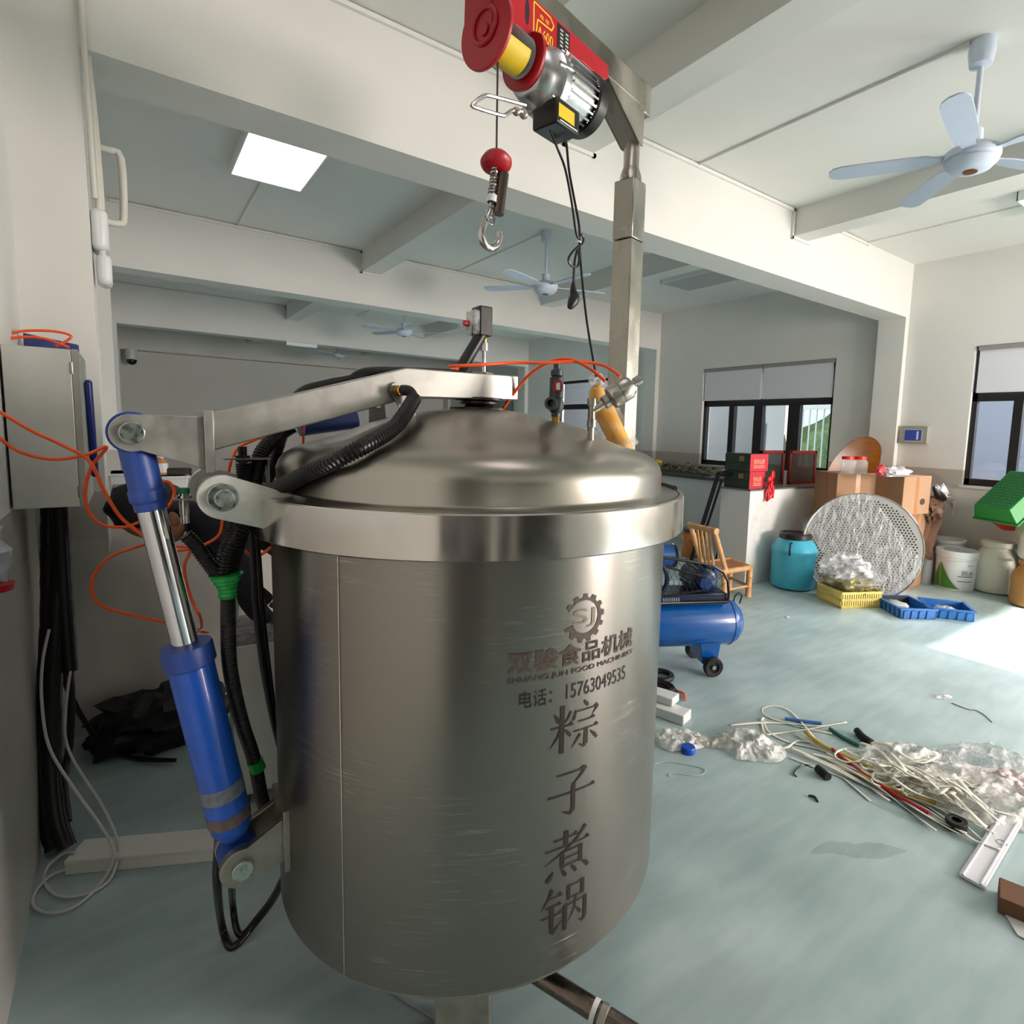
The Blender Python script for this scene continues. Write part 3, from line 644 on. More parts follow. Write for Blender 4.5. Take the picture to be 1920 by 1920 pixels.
# safety valve
v0 = onk(1042, 790, 0); SL = mat('slate green casting', (.20, .24, .25), .45)
sv = obj('safety_valve', MB().lathe([(0, .012), (.013, .012), (.013, .022), (.02, .03), (.022, .05), (.018, .062), (.02, .064), (.019, .118), (.012, .122), (.017, .124), (.017, .138), (.01, .142), (.01, .155), (0, .155)], v0, 24), SL, kettle)
obj('outlet', MB().lathe([(.0, .0), (.014, 0), (.014, .03), (.018, .031), (.018, .04), (.011, .04), (.011, .02), (0, .02)], v0+Vector((-.005, 0, .043)), 20, (-.75, -.6, .1)), SL, sv)
obj('neck', MB().cyl(v0-Vector((0, 0, .01)), v0+Vector((0, 0, .02)), .010, n=6), BRASS, sv)
q = Vector((-.45, -.89, 0)).normalized(); ex = Vector((.89, -.45, 0))
obj('red_label', MB().prism([(-.010, -.014), (.010, -.014), (.013, 0), (.010, .016), (-.010, .016), (-.013, 0)], v0+Vector((0, 0, .094))+q*.0172, ex, (0, 0, 1), q, 0, .004), RED, sv)
obj('label_panel', MB().prism([(-.005, -.008), (.006, -.010), (.006, .011), (-.005, .008)], v0+Vector((0, 0, .094))+q*.0212, ex, (0, 0, 1), q, 0, .0006), WHITEP, sv)
# angle valve
v1 = onk(1108, 823, 0); rv = math.hypot(v1.x, v1.y)
av = obj('angle_valve', MB().lathe([(0, -.02), (.008, -.02), (.008, .03), (.012, .031), (.012, .05), (.009, .052), (.009, .085), (.013, .086), (.013, .105), (0, .105)], v1, 16), STEELW, kettle, angle=35)
va, vb = rho(1108, 772, rv), rho(1196, 714, rv+.03); d_ = vb-va; LL = d_.length
obj('actuator', MB().lathe([(0, 0), (.009, 0), (.011, LL*.25), (.018, LL*.28), (.018, LL*.36), (.014, LL*.38), (.029, LL*.42), (.031, LL*.45), (.031, LL*.60), (.029, LL*.61), (.031, LL*.62), (.031, LL*.78), (.026, LL*.83), (.024, LL*.86), (.01, LL*.88), (.01, LL*.93), (.013, LL*.94), (.013, LL*1.06), (0, LL*1.06)], va, 28, d_), mat('nickel plated steel', (.72, .70, .67), .28, 1), av, angle=35)
# rear lug and white drain block seen past the arm
lr = rho(707, 776, 1.80)-Vector((0, .10, .0))
obj('rear_lug', MB().prism(arc(0, .03, .022, 0, 180)+[(-.022, -.05), (.03, -.07)], lr+Vector((0, .10, 0)), (.98, -.2, 0), (0, 0, 1), (.2, .98, 0), 0, .012), STEELB, kettle)
pin = lr+Vector((0, .10, .03)); obj('rear_pin', MB().cyl(pin+Vector((0, -.008, 0)), pin+Vector((0, .03, 0)), .013, n=20), ZINC, kettle)
q0, q1 = pl(668, 786, 1, 2.02), pl(560, 800, 1, 2.02)
obj('rear_cylinder', MB().cyl(q0, q1, .032, n=28), mat('deep blue paint', (.08, .17, .38), .4), kettle)
# proximity sensors on brackets beside the hinge
sp = pl(345, 935, 1, 1.52)
sn = obj('sensor_bracket', MB().box(sp+Vector((.03, 0, .0)), (.10, .035, .004)), STEELB, kettle)
obj('sensor', MB().lathe([(0, .022), (.010, .022), (.010, .008), (.015, .007), (.015, .002), (.010, .001), (.010, -.035), (.0085, -.036), (.0085, -.055), (0, -.055)], sp, 18), STEELP, sn)
obj('sensor_face', MB().cyl(sp+Vector((0, 0, .012)), sp+Vector((0, 0, .024)), .0112, n=18), mat('green sensor face', (.16, .5, .3), .4), sn)
obj('sensor_lead', MB().tube([sp+Vector((0, 0, -.05)), sp+Vector((.004, 0, -.08)), sp+Vector((.02, 0, -.115)), sp+Vector((.04, .01, -.14))], .0022, 6), HOSE, sn)
sp = pl(455, 860, 1, 1.62)
sn = obj('sensor_bracket', MB().box(sp+Vector((.01, 0, 0)), (.10, .035, .004)).box(sp+Vector((.055, 0, -.075)), (.004, .035, .15)), STEELB, kettle)
obj('sensor', MB().cyl(sp+Vector((0, 0, -.05)), sp+Vector((0, 0, .03)), .010, n=18).cyl(sp+Vector((0, 0, -.008)), sp+Vector((0, 0, .008)), .018, n=6), BLACK, sn)

# ------------------------------------------------------------------ jib crane behind the kettle
SX, SY = 1.624, 1.767
UA = R(14); U = Vector((math.cos(UA), math.sin(UA), 0)); W = Vector((math.sin(UA), -math.cos(UA), 0)); Zv = Vector((0, 0, 1)); S0 = Vector((SX, SY, 0))
QM = Matrix((U, -W, Zv)).transposed()
def cp(u, w_, z): return S0+U*u+W*w_+Zv*z
def hp(x, y, w_):
    d = Vector(ray(x, y)); e0 = Vector(EYE); t = (w_-(e0-S0).dot(W))/d.dot(W); return e0+d*t
crane = thing('jib_crane', 'square stainless steel jib crane post with overhead beam behind the kettle', 'jib crane', (SX, SY, 0))
STEELPOST = mat('mill finish steel tube', (.68, .66, .62), .30, 1, noise=.16, scale=7, rvar=.12, stretch=(1, 1, .5))
obj('base_plate', MB().box(cp(0, 0, .006), (.25, .25, .012), QM), STEELW, crane, .002)
obj('post', MB().box(cp(0, 0, 1.135), (.091, .091, 2.246), QM), STEELPOST, crane, .004)
obj('post_sleeve', MB().box(cp(0, 0, 2.373), (.092, .092, .224), QM), STEELPOST, crane, .004)
obj('pivot', MB().lathe([(.04, 2.485), (.044, 2.487), (.042, 2.51), (.033, 2.535), (.031, 2.54), (.031, 2.66)], S0, 32), STEELPOST, crane)
obj('beam', MB().box(cp(-.66, 0, 2.80), (1.36, .092, .093), QM), STEELPOST, crane, .004)
mb = MB()
for w_ in (-.042, .038): mb.prism([(-.245, 2.756), (.012, 2.756), (.012, 2.615), (-.015, 2.615)], S0, U, Zv, W, w_, w_+.006)
mb.prism([(-.245, 2.756), (-.015, 2.615), (-.010, 2.620), (-.236, 2.757)], S0, U, Zv, W, -.042, .044)
obj('gusset', mb, STEELPOST, crane)
obj('beam_end_block', MB().box(cp(.045, -.02, 2.812), (.075, .10, .115), QM), STEELPOST, crane, .003)
obj('end_bolt', MB().cyl(cp(.0, -.01, 2.85), cp(.0, -.01, 2.872), .016, n=6), STEELW, crane)

# ------------------------------------------------------------------ electric hoist hung on the beam
aw, az = .05, 2.595
hoist = thing('electric_hoist', 'red and silver electric wire hoist hanging from the crane beam', 'hoist', tuple(cp(-.7, aw, 2.75)))
def ho(name, mb, M, p=None, **k): return obj(name, mb, M, p or hoist, **k)
def discpoly(r_, top, half, n=26):
    return [(r_*math.sin(R(-118+236*i/n)), -r_*math.cos(R(-118+236*i/n))) for i in range(n+1)][::1]+[(half, top), (-half, top)]
for u0, r_, tz, hw in ((-.832, .100, .152, .085), (-.682, .086, .06, .045)):
    ho('drum_flange', MB().prism(discpoly(r_, tz, hw), cp(u0, aw, az), W, Zv, U, 0, .012), RED, bevel=.003)
mb = MB(); mb.torus(cp(-.834, aw, az+.01), .045, .007, U, 36, 8); mb.cyl(cp(-.838, aw, az), cp(-.825, aw, az), .016, n=16)
ho('embossed_ring', mb, RED)
mb = MB(); mb.lathe([(.055+.002*math.sin(i*PI/2), .14*i/96) for i in range(97)], cp(-.82, aw, az), 36, U)
ho('rope_drum', mb, mat('wound wire rope', (.55, .55, .54), .35, 1))
mb = MB(); vs = []; K_ = 14
for i in range(K_+1):
    ang = R(-105+95*i/K_); q = (W*math.cos(ang)+Zv*math.sin(ang))*.0595
    vs += [cp(-.805, aw, az)+q, cp(-.705, aw, az)+q]
mb.add(vs, [[2*i, 2*i+1, 2*i+3, 2*i+2] for i in range(K_)]); ho('drum_label', mb, YELLOW)
fr = ho('mounting_plate', MB().prism([(-.832, 2.60), (-.74, 2.64), (-.557, 2.642), (-.50, 2.665), (-.44, 2.692), (-.36, 2.690), (-.31, 2.694), (-.292, 2.708), (-.287, 2.73), (-.292, 2.7515), (-.832, 2.7515)], S0, U, Zv, W, .073, .084), RED, bevel=.003)
ho('top_flange', MB().box(cp(-.56, .018, 2.748), (.53, .11, .009), QM), RED)
ho('plate_slot', MB().prism([(.5*.018*math.cos(i*PI/8), .034*math.sin(i*PI/8)) for i in range(16)], cp(-.70, 0, 2.698), U, Zv, W, .0838, .0846), mat('dark slot', (.08, .02, .03), .6))
vs, fs = text_fit('A600', -.655, -.585, 2.657, 2.688)
mb = MB(); mb.add([cp(u_, .0848, z) for u_, z in vs], fs)
YL = [(-.672, 2.655), (-.672, 2.742), (-.598, 2.737), (-.582, 2.722), (-.592, 2.704), (-.655, 2.702), (-.662, 2.655)]
for a, b in zip(YL, YL[1:]):
    a, b = cp(a[0], .0847, a[1]), cp(b[0], .0847, b[1]); e_ = (b-a).normalized(); n_ = W.cross(e_)*.0022
    mb.add([a-n_, b-n_, b+n_, a+n_], [[0, 1, 2, 3]])
vs, fs = text_fit('电 动', -.645, -.605, 2.711, 2.724); mb.add([cp(u_, .0848, z) for u_, z in vs], fs)
ho('yellow_emblem', mb, mat('yellow lettering', (.98, .78, .12), .5), flat=True)
ho('rating_plate', MB().prism([(-.565, 2.662), (-.505, 2.677), (-.505, 2.742), (-.565, 2.742)], S0, U, Zv, W, .0842, .0852), mat('black rating plate', (.10, .10, .11), .4))
mb = MB()
for i in range(5):
    for j in range(2): mb.prism([(0, 0), (.014, 0), (.014, .005), (0, .005)], cp(-.552+.026*j, 0, 2.682+.011*i), U, Zv, W, .0853, .0856)
ho('rating_print', mb, mat('pale grey print', (.75, .75, .74), .5))
ho('gear_housing', MB().lathe([(0, -.03), (.055, -.03), (.072, -.018), (.082, .015), (.092, .045), (.098, .05), (.098, .07), (.09, .074), (.09, .085), (0, .085)], cp(-.638, aw, az-.025), 40, U), CAST)
for k in range(6):
    mb = MB(); a = R(60*k+10); q = W*math.cos(a)+Zv*math.sin(a); mb.cyl(cp(-.61, aw, az-.025)+q*.084, cp(-.565, aw, az-.025)+q*.094, .010, n=12); mb.cyl(cp(-.65, aw, az-.025)+q*.058, cp(-.60, aw, az-.025)+q*.084, .007, n=8)
    ho('housing_boss', mb, CAST)
mt = ho('motor', MB().cyl(cp(-.56, aw, az-.005), cp(-.415, aw, az-.005), .080, n=40), CAST)
mb = MB()
for k in range(26):
    a = 2*PI*k/26; q = W*math.cos(a)+Zv*math.sin(a); t_ = W*-math.sin(a)+Zv*math.cos(a)
    c_ = cp(-.48, aw, az-.005)+q*.086; mb.prism([(-.062, -.008), (.062, -.008), (.062, .008), (-.062, .008)], c_, U, q, t_, -.003, .003)
obj('cooling_fins', mb, CAST, mt)
mb = MB(); mb.lathe([(.09, 0), (.098, .005), (.10, .025), (.098, .045), (.084, .056), (0, .058)], cp(-.415, aw, az-.005), 44, U)
ho('fan_cover', mb, BLACK)
mb = MB()
for k in range(30):
    a = 2*PI*k/30; q = W*math.cos(a)+Zv*math.sin(a); mb.ball(cp(-.417, aw, az-.005)+q*.090, .003, 6, k=4)
ho('cover_screws', mb, STEELP)
bx = cp(-.555, aw+.03, 2.462)
sb = ho('switch_box', MB().box(bx, (.115, .10, .075), QM), BLACK, bevel=.007)
obj('warning_label', MB().prism([(-.048, -.018), (.028, -.018), (.028, .02), (-.048, .02)], bx, U, Zv, W, .0502, .0510), YELLOW, sb)
obj('white_stripe', MB().prism([(-.04, -.028), (.045, -.028), (.045, -.024), (-.04, -.024)], bx, U, Zv, W, .0502, .0510), WHITEP, sb)
wl = [hp(*q, .07) for q in ((985, 197), (925, 181), (908, 180), (886, 196), (893, 202), (940, 216), (950, 214), (962, 207), (978, 209))]
lv = ho('limit_lever', MB().tube(wl, .0055, 8, 3), STEELP)
obj('lever_clamp', MB().ball(hp(968, 209, .07), .012, 8).ball(hp(982, 214, .065), .014, 8), STEELW, lv)
ru = hp(933, 130, aw); rope_b = hp(932.5, 290, aw); rope_b = Vector((ru.x, ru.y, rope_b.z))
ho('wire_rope', MB().tube([Vector((ru.x, ru.y, 2.57)), Vector((ru.x, ru.y, 2.45)), rope_b], .0028, 6, 1), mat('wire rope', (.35, .33, .33), .4, .8))
c_ = rope_b-Zv*.026; tl = Vector((.10, .35, 1)).normalized()
ho('limit_disc', MB().lathe([(0, -.018), (.030, -.016), (.044, -.004), (.046, .004), (.038, .018), (.018, .026), (0, .028)], c_, 32, tl), RED)
sp0, sp1 = hp(928, 318, aw), hp(921, 372, aw)
mb = MB(); x, y, d = frame(sp1-sp0); hl = (sp1-sp0).length
mb.tube([sp0+d*(hl*i/108)+(x*math.cos(i*2*PI/12)+y*math.sin(i*2*PI/12))*.010 for i in range(109)], .0026, 5, 1)
ho('spring', mb, STEELP)
ho('spring_core', MB().cyl(sp0, sp1, .006, n=10), STEELW)
w0_, w1_ = hp(944, 325, aw+.01), hp(934, 402, aw+.01)
ho('rope_weight', MB().cyl(w0_, w1_, .0165, n=24), mat('bronze tinted steel', (.42, .36, .34), .25, 1), bevel=.002)
ho('white_tape', MB().lathe([(.013, 0), (.015, 0), (.015, .02), (.013, .02)], hp(922, 380, aw), 16, sp0-sp1), WHITEP)
hk = [hp(*q, aw) for q in ((921, 372), (919, 392), (913, 408), (906, 425), (903, 443), (909, 458), (920, 465), (932, 459), (937, 445), (935, 433))]
ho('hook', MB().tube(hk, .009, 12, 5, rf=lambda t, i: .0045+.0075*math.sin(PI*min(1, max(0, (t-.12)/.95)))**.7), STEELP)
ho('hook_eye', MB().torus(hp(920, 398, aw), .013, .004, W, 20, 8), STEELP)
ho('hook_latch', MB().tube([hp(909, 405, aw+.006), hp(915, 416, aw+.008), hp(925, 420, aw+.006), hp(928, 408, aw+.004)], .003, 6, 3), STEELP)
# hoist leads
def hose(name, label, P, r_, M=HOSE, cat='cable', group=None, k=6, n=10, corr=None):
    mb = MB()
    if corr: mb.corrugated(P, r_, corr, n)
    else: mb.tube(P, r_, n, k)
    return tag(obj(name, mb, M), label, cat, group)
L1 = [bx-Zv*.035-U*.03]+[hp(*q, aw) for q in ((1046, 280), (1060, 318), (1072, 380), (1079, 430), (1084, 446))]
pc = thing('hoist_power_lead', 'black knotted power lead with plug dangling under the hoist box', 'power lead', tuple(L1[0]))
obj('cord', MB().tube(L1+[hp(*q, aw) for q in ((1090, 440), (1094, 446), (1092, 456), (1084, 462), (1072, 474), (1066, 486), (1071, 498), (1082, 500), (1086, 488), (1084, 468), (1078, 485), (1076, 510), (1075, 535))], .0042, 8, 5), HOSE, pc)
obj('plug', MB().tube([hp(1075, 530, aw), hp(1075, 545, aw), hp(1077, 556, aw), hp(1074, 566, aw), hp(1068, 577, aw)], .012, 12, 4, rf=lambda t, i: .006+.016*max(0, math.sin(PI*min(1, t*.97)))**.8*min(1, .25+t)), BLACK, pc)
obj('tie', MB().torus(hp(1084, 454, aw), .009, .003, Zv, 14, 6), WHITEP, pc)
hose('hoist_control_cable', 'long black cable running from the hoist box down past the knot to the bag', [bx-Zv*.035+U*.04]+[hp(*q, aw) for q in ((1062, 270), (1067, 320), (1076, 370), (1086, 425), (1087, 470), (1092, 530), (1100, 600), (1108, 650), (1118, 706))], .0042, k=5, n=8)
# bag of orange stuff hung against the post
bg0 = thing('hanging_bag', 'clear plastic bag of orange contents hanging against the crane post', 'bag', tuple(rho(1125, 715, 2.2)))
P_ = [rho(1118, 722, 2.2), rho(1122, 745, 2.2), rho(1140, 785, 2.2), rho(1160, 825, 2.2), rho(1172, 850, 2.2)]
obj('contents', MB().tube(P_, .03, 14, 6, rf=lambda t, i: .014+.030*min(1, t*3)*(1-.25*t)), mat('orange bag contents', (.95, .66, .05), .6, noise=.25, scale=22), bg0)
obj('clear_film', MB().tube([rho(1118, 714, 2.19)]+P_[1:]+[rho(1182, 850, 2.2)], .05, 14, 6, rf=lambda t, i: .022+.044*min(1, t*2)+.003*math.sin(i*1.9)), film('bag film', (.9, .9, .9), .13), bg0)
obj('knot', MB().blob(rho(1120, 715, 2.18), .028, 4, .4, 14, 8), film('bag film knot', (.9, .9, .9), .5), bg0)
# ------------------------------------------------------------------ hoses round the hinge
def py(pts, Y): return [pl(x, y, 1, Y) for x, y in pts]
def pyv(pts): return [pl(x, y, 1, Y) for x, y, Y in pts]
h1 = [Vector((fp.x, fy-.035, fp.z)), Vector((fp.x+.018, fy-.045, fp.z-.001)), Vector((fp.x+.028, fy-.05, fp.z-.02))]
h1 += [onk(758, 778, .030), onk(735, 805, .024), onk(690, 832, .021), onk(640, 858, .020), onk(585, 884, .020), onk(540, 906, .021)]
h1 += pyv([(505, 925, 1.46), (470, 958, 1.50), (445, 1000, 1.50), (425, 1040, 1.50), (418, 1078, 1.50)])
t = thing('corrugated_hose', 'black corrugated hose curving from the arm fitting across the domed lid', 'hose', tuple(h1[0]))
obj('conduit', MB().corrugated(h1[2:], .0185, .0085, 12, .16), HOSE, t)
obj('elbow', MB().tube(h1[:3]+[h1[2]+Vector((0, 0, -.014))], .0135, 12, 5), HOSE, t)
def cor(label, pts, r_, pitch=.007): return tag(obj('corrugated_hose', MB().corrugated(pyv(pts), r_, pitch, 12, .13), HOSE), label, 'hose')
cor('short black corrugated hose end pointing at the green tipped sensor', [(348, 1003, 1.50), (365, 1020, 1.5), (385, 1048, 1.5), (405, 1075, 1.5), (417, 1092, 1.5)], .0155)
cor('thick black corrugated hose rising behind the hinge to the arm underside', [(548, 800, 1.66), (520, 818, 1.66), (490, 850, 1.64), (478, 900, 1.62), (465, 960, 1.60), (448, 1010, 1.56), (436, 1050, 1.53), (428, 1085, 1.51)], .019)
cor('black corrugated hose behind the arm, just left of the lid edge', [(530, 812, 1.70), (518, 850, 1.70), (505, 890, 1.68), (480, 930, 1.64), (455, 990, 1.58), (440, 1040, 1.54), (431, 1085, 1.515)], .0165)
cor('black corrugated hose hanging from the black sensor under the arm', [(458, 868, 1.62), (460, 900, 1.62), (458, 940, 1.60), (430, 1020, 1.56), (420, 1085, 1.52)], .021)
tag(obj('cable_sleeve', MB().tube([b_+Vector((-.09, .012, -.004)), pl(700, 700, 1, 1.585), pl(660, 714, 1, 1.585), pl(620, 722, 1, 1.585), pl(575, 735, 1, 1.585), pl(548, 760, 1, 1.60), pl(535, 790, 1, 1.65)], .018, 12), HOSE), 'black sleeve lying along the far top edge of the lid arm', 'hose')
mn = thing('hydraulic_hose', 'main black corrugated hose trunk with green tape beside the vessel', 'hose', tuple(pl(425, 1090, 1, 1.5)))
tp_ = [(424, 1088, 1.5), (427, 1120, 1.5), (428, 1180, 1.5), (430, 1240, 1.52), (440, 1300, 1.54), (455, 1360, 1.56), (472, 1410, 1.58), (482, 1450, 1.6), (492, 1500, 1.62), (510, 1545, 1.64), (530, 1590, 1.66)]
obj('conduit', MB().corrugated(pyv(tp_), .0165, .006, 12, .10), HOSE, mn)
mb = MB(); mb.tube(pyv([(424, 1076, 1.497), (425, 1090, 1.497), (427, 1105, 1.497), (427, 1120, 1.497)]), .02, 14, 6, rf=lambda t, i: .036-.017*min(1, t*1.6)+.0015*math.sin(i*2.1))
obj('green_tape', mb, GREENT, mn)
obj('green_tape', MB().tube(pyv([(477, 1426, 1.588), (484, 1442, 1.592)]), .019, 14, 1), GREENT, mn)
def sleeve(label, pts, r_, grp=None, name='black_cable'): return tag(obj(name, MB().tube(pyv(pts), r_, 10), HOSE), label, 'cable', grp)
sleeve('black cable dropping straight behind the hinge lug, nearer the hose trunk', [(470, 985, 1.66), (474, 1040, 1.66), (478, 1120, 1.66), (486, 1200, 1.68), (498, 1280, 1.7), (512, 1350, 1.72), (524, 1400, 1.74)], .008)
sleeve('black cable dropping behind the hinge lug, nearer the vessel', [(480, 985, 1.68), (486, 1060, 1.68), (492, 1150, 1.68), (502, 1240, 1.7), (514, 1330, 1.72), (525, 1370, 1.74)], .007)
tag(obj('black_cable', MB().tube(pyv([(413, 1535, 1.62), (408, 1600, 1.6), (407, 1660, 1.58)])+[fl(415, 1730, .06), fl(428, 1772, .012), fl(445, 1770, .012), fl(475, 1735, .03), fl(510, 1690, .12), fl(535, 1640, .25)], .010, 10), HOSE), 'black cable loop touching the floor under the blue cylinder, outer loop', 'cable')
tag(obj('black_cable', MB().tube(pyv([(432, 1575, 1.60), (434, 1640, 1.58)])+[fl(436, 1690, .10), fl(443, 1740, .025), fl(456, 1752, .014), fl(482, 1722, .04), fl(512, 1682, .13), fl(538, 1630, .26)], .009, 10), HOSE), 'black cable loop under the blue cylinder, inner loop', 'cable')
tag(obj('black_cable', MB().tube(pyv([(415, 1560, 1.64), (440, 1540, 1.64), (470, 1545, 1.66), (505, 1560, 1.68)]), .008, 8), HOSE), 'short black cable crossing behind the cylinder bracket', 'cable')
tag(obj('white_cable', MB().tube(pyv([(438, 1115, 1.52), (443, 1140, 1.52), (439, 1170, 1.52), (436, 1200, 1.52)]), .005, 8), WCORD), 'short white cable end beside the green tape on the hose trunk', 'cable')

# orange air tubes
def air(label, P): return tag(obj('orange_air_tube', MB().tube(P, .0045, 8, 8), ORANGE), label, 'air tube')
air('orange air tube sweeping across the cabinet door, then looping low left of the rod', py([(-30, 752), (0, 772), (60, 808), (120, 836), (168, 865), (195, 920), (225, 968), (262, 1000), (286, 1018)], 2.05)+py([(262, 1024), (205, 1045), (174, 1085), (175, 1118), (200, 1140), (260, 1156), (325, 1170), (350, 1176)], 2.2)+[fl(372, 1184, .667), fl(390, 1186, .667)])
air('orange air tube crossing the cabinet door lower, then running behind the rod', py([(-30, 795), (0, 822), (40, 848), (100, 861), (160, 853), (200, 838)], 2.08)+py([(172, 875), (160, 920), (166, 958), (192, 984), (236, 988), (278, 979)], 2.10)+py([(320, 1028), (356, 1029), (390, 1018), (412, 1000), (418, 965)], 2.1)+pyv([(424, 915, 2.05), (432, 870, 2.0), (445, 842, 2.0), (470, 828, 2.0), (495, 822, 2.0), (520, 846, 2.0), (548, 856, 2.05), (567, 835, 2.05), (569, 812, 2.0), (572, 785, 1.85), (585, 765, 1.7), (600, 752, 1.565)]))
air('orange air tube hanging from the others to the steel box behind the rod', py([(286, 1018), (330, 1024), (356, 1030), (346, 1060), (350, 1095), (362, 1130), (376, 1158)], 2.2)+[fl(378, 1176, .667), fl(368, 1182, .667)])
air('orange air tube curling in a ring round the dark haired head', py([(286, 1017), (268, 990), (261, 962), (268, 938), (285, 914), (300, 904), (316, 904), (327, 920), (322, 940), (308, 957)], 2.08))
air('short orange air tube leading behind the black cables to the vessel', py([(420, 1018), (455, 1030), (480, 1045)], 1.95)+[cylp(152, 1.17, .004)])
air('orange air tube arching high from the arm to the angle valve actuator', [Vector((KX-.085, 1.47, 1.662)), rho(845, 687, 1.55), rho(900, 684, 1.55), rho(960, 680, 1.6), rho(1020, 680, 1.62), rho(1080, 678, 1.65), rho(1125, 683, 1.66), rho(1150, 695, 1.64), rho(1163, 706, 1.63)])
air('orange air tube arching from behind the arm end to the angle valve', [rho(942, 768, 1.72), rho(975, 722, 1.70), rho(1000, 696, 1.68), rho(1035, 677, 1.66), rho(1070, 674, 1.65), rho(1105, 690, 1.64), rho(1135, 715, 1.62)])
air('orange air tube lying in a flat loop on top of the electric cabinet', py([(-30, 650), (0, 634), (40, 621), (100, 621), (133, 630), (118, 643), (104, 650)], 2.75)+[])
air('second orange air tube crossing on top of the electric cabinet', py([(-30, 660), (0, 640), (40, 632), (80, 634), (108, 643), (130, 652)], 2.72))

# ------------------------------------------------------------------ electric cabinet on the left column
cy0, cy1, cx0, cx1, cz0, cz1 = 2.44, 2.85, XL+.002, -.1225, 1.206, 1.714
cab = thing('electric_cabinet', 'stainless steel electric cabinet mounted on the column at the left edge', 'electric cabinet', ((cx0+cx1)/2, cy1, cz0))
obj('housing', MB().bb((cx0+.004, cy0+.02, cz0), (cx1, cy1, cz1)), mat('cabinet steel', (.80, .80, .78), .42, .65, noise=.08, scale=6, rvar=.06), cab, .003)
obj('mounting_rail', MB().bb((cx0+.03, cy1, cz0+.05), (cx1-.03, 2.995, cz1-.05)), STEELB, cab)
obj('door', MB().bb((cx0+.005, cy0, cz0+.002), (cx1-.018, cy0+.018, cz1-.002)), mat('cabinet steel', (.6, .6, .6)), cab, .002)
obj('door_frame', MB().bb((cx1-.0165, cy0+.004, cz0), (cx1, cy0+.02, cz1)), STEELB, cab)
for z in (cz1-.06, cz0+.05): obj('hinge', MB().cyl((cx1-.017, cy0-.002, z-.018), (cx1-.017, cy0-.002, z+.018), .005, n=10), STEELB, cab)
obj('blue_handle', MB().box((cx1+.012, cy0+.27, cz0+.25), (.022, .035, .36), Matrix.Rotation(R(14), 3, 'X')), mat('dark blue plastic', (.10, .15, .50), .35), cab, .009)
t = thing('blue_folder', 'blue plastic folder lying on top of the electric cabinet', 'folder', (-.2, 2.8, cz1))
obj('cover', MB().prism([(-.09, 0), (.06, 0), (.06, .035), (-.09, .06)], (-.20, 2.86, cz1+.02), (1, .1, 0), (0, 0, 1), (0, 1, 0), 0, .02), mat('blue folder', (.20, .24, .48), .4), t, .003)
# sleeves below the cabinet
def bundle(label, pts, r_, name='black_hose'):
    return tag(obj(name, MB().tube(pyv(pts), r_, 12, 6, rf=lambda t, i: r_*(1+.04*math.sin(i*2.3))), HOSE), label, 'hose')
bundle('black sleeved hose under the cabinet, leftmost of the bundle', [(93, 950, 2.75), (92, 1040, 2.75), (92, 1150, 2.72), (86, 1280, 2.68), (78, 1420, 2.62), (84, 1520, 2.56), (102, 1592, 2.5)], .026)
bundle('black sleeved hose in the middle of the bundle under the cabinet', [(110, 950, 2.72), (112, 1060, 2.72), (104, 1180, 2.70), (98, 1300, 2.66), (96, 1420, 2.6), (105, 1530, 2.52), (125, 1590, 2.46)], .028)
bundle('black sleeved hose ending above the floor with white cord coming out', [(113, 955, 2.70), (118, 1050, 2.70), (124, 1150, 2.70), (131, 1258, 2.68)], .024)
bundle('thin black hose running down beside the bundle to the floor', [(131, 1255, 2.78), (134, 1320, 2.8), (130, 1400, 2.82), (120, 1460, 2.75), (128, 1540, 2.6)], .012)
for k, (dx, dy) in enumerate(((0, 0), (4, 6), (9, 3))):
    tag(obj('thin_black_cable', MB().tube(pyv([(106+dx*.5, 1235, 2.8), (125+dx, 1295+dy, 2.9), (150+dx, 1345+dy, 3.0), (180+dx, 1385+dy, 3.05)])+[fl(215+dx, 1408+dy, .02), fl(262+dx, 1420+dy, .02), fl(330, 1424+dy*.5, .02)], .005, 8), HOSE), 'thin black cable sweeping from the hose bundle to the dark heap', 'cable', 'thin black cables by the low wall')
wc = tag(obj('white_cable', MB().tube(pyv([(132, 1258, 2.66), (124, 1320, 2.64), (122, 1380, 2.62), (140, 1430, 2.55), (185, 1500, 2.45), (215, 1560, 2.38), (222, 1600, 2.3)])+[fl(205, 1650, .01), fl(160, 1677, .01), (fl(110, 1680, .01)), fl(84, 1655, .01), fl(90, 1625, .02), fl(118, 1602, .04), fl(140, 1598, .06)], .0045, 8, 8), WCORD), 'white cord from the black sleeve end, looping over the white trunking', 'cord')
tag(obj('white_cable', MB().tube(pyv([(92, 1180, 2.62), (80, 1240, 2.6), (78, 1310, 2.58), (92, 1400, 2.52), (140, 1480, 2.42), (190, 1550, 2.34), (213, 1600, 2.28)])+[fl(190, 1655, .01), fl(140, 1700, .01), fl(90, 1712, .01), fl(62, 1697, .01), fl(68, 1670, .012), fl(95, 1642, .012), fl(125, 1630, .012)], .0045, 8, 8), WCORD), 'white cord from higher up, making the widest loop on the floor at left', 'cord')
# tap on the wall
t0 = pl(128, 1018, 1, 3.39)
t = thing('water_tap', 'small chrome tap on the grey low wall beside the black hoses', 'tap', tuple(t0))
obj('spout', MB().tube([t0, t0+Vector((.03, -.02, .006)), t0+Vector((.05, -.03, -.002)), t0+Vector((.06, -.035, -.05))], .008, 10), CHROME, t)
obj('lever', MB().box(t0+Vector((.02, -.01, .05)), (.07, .02, .008)), mat('bronze lever', (.36, .33, .26), .4, .6), t, .003)
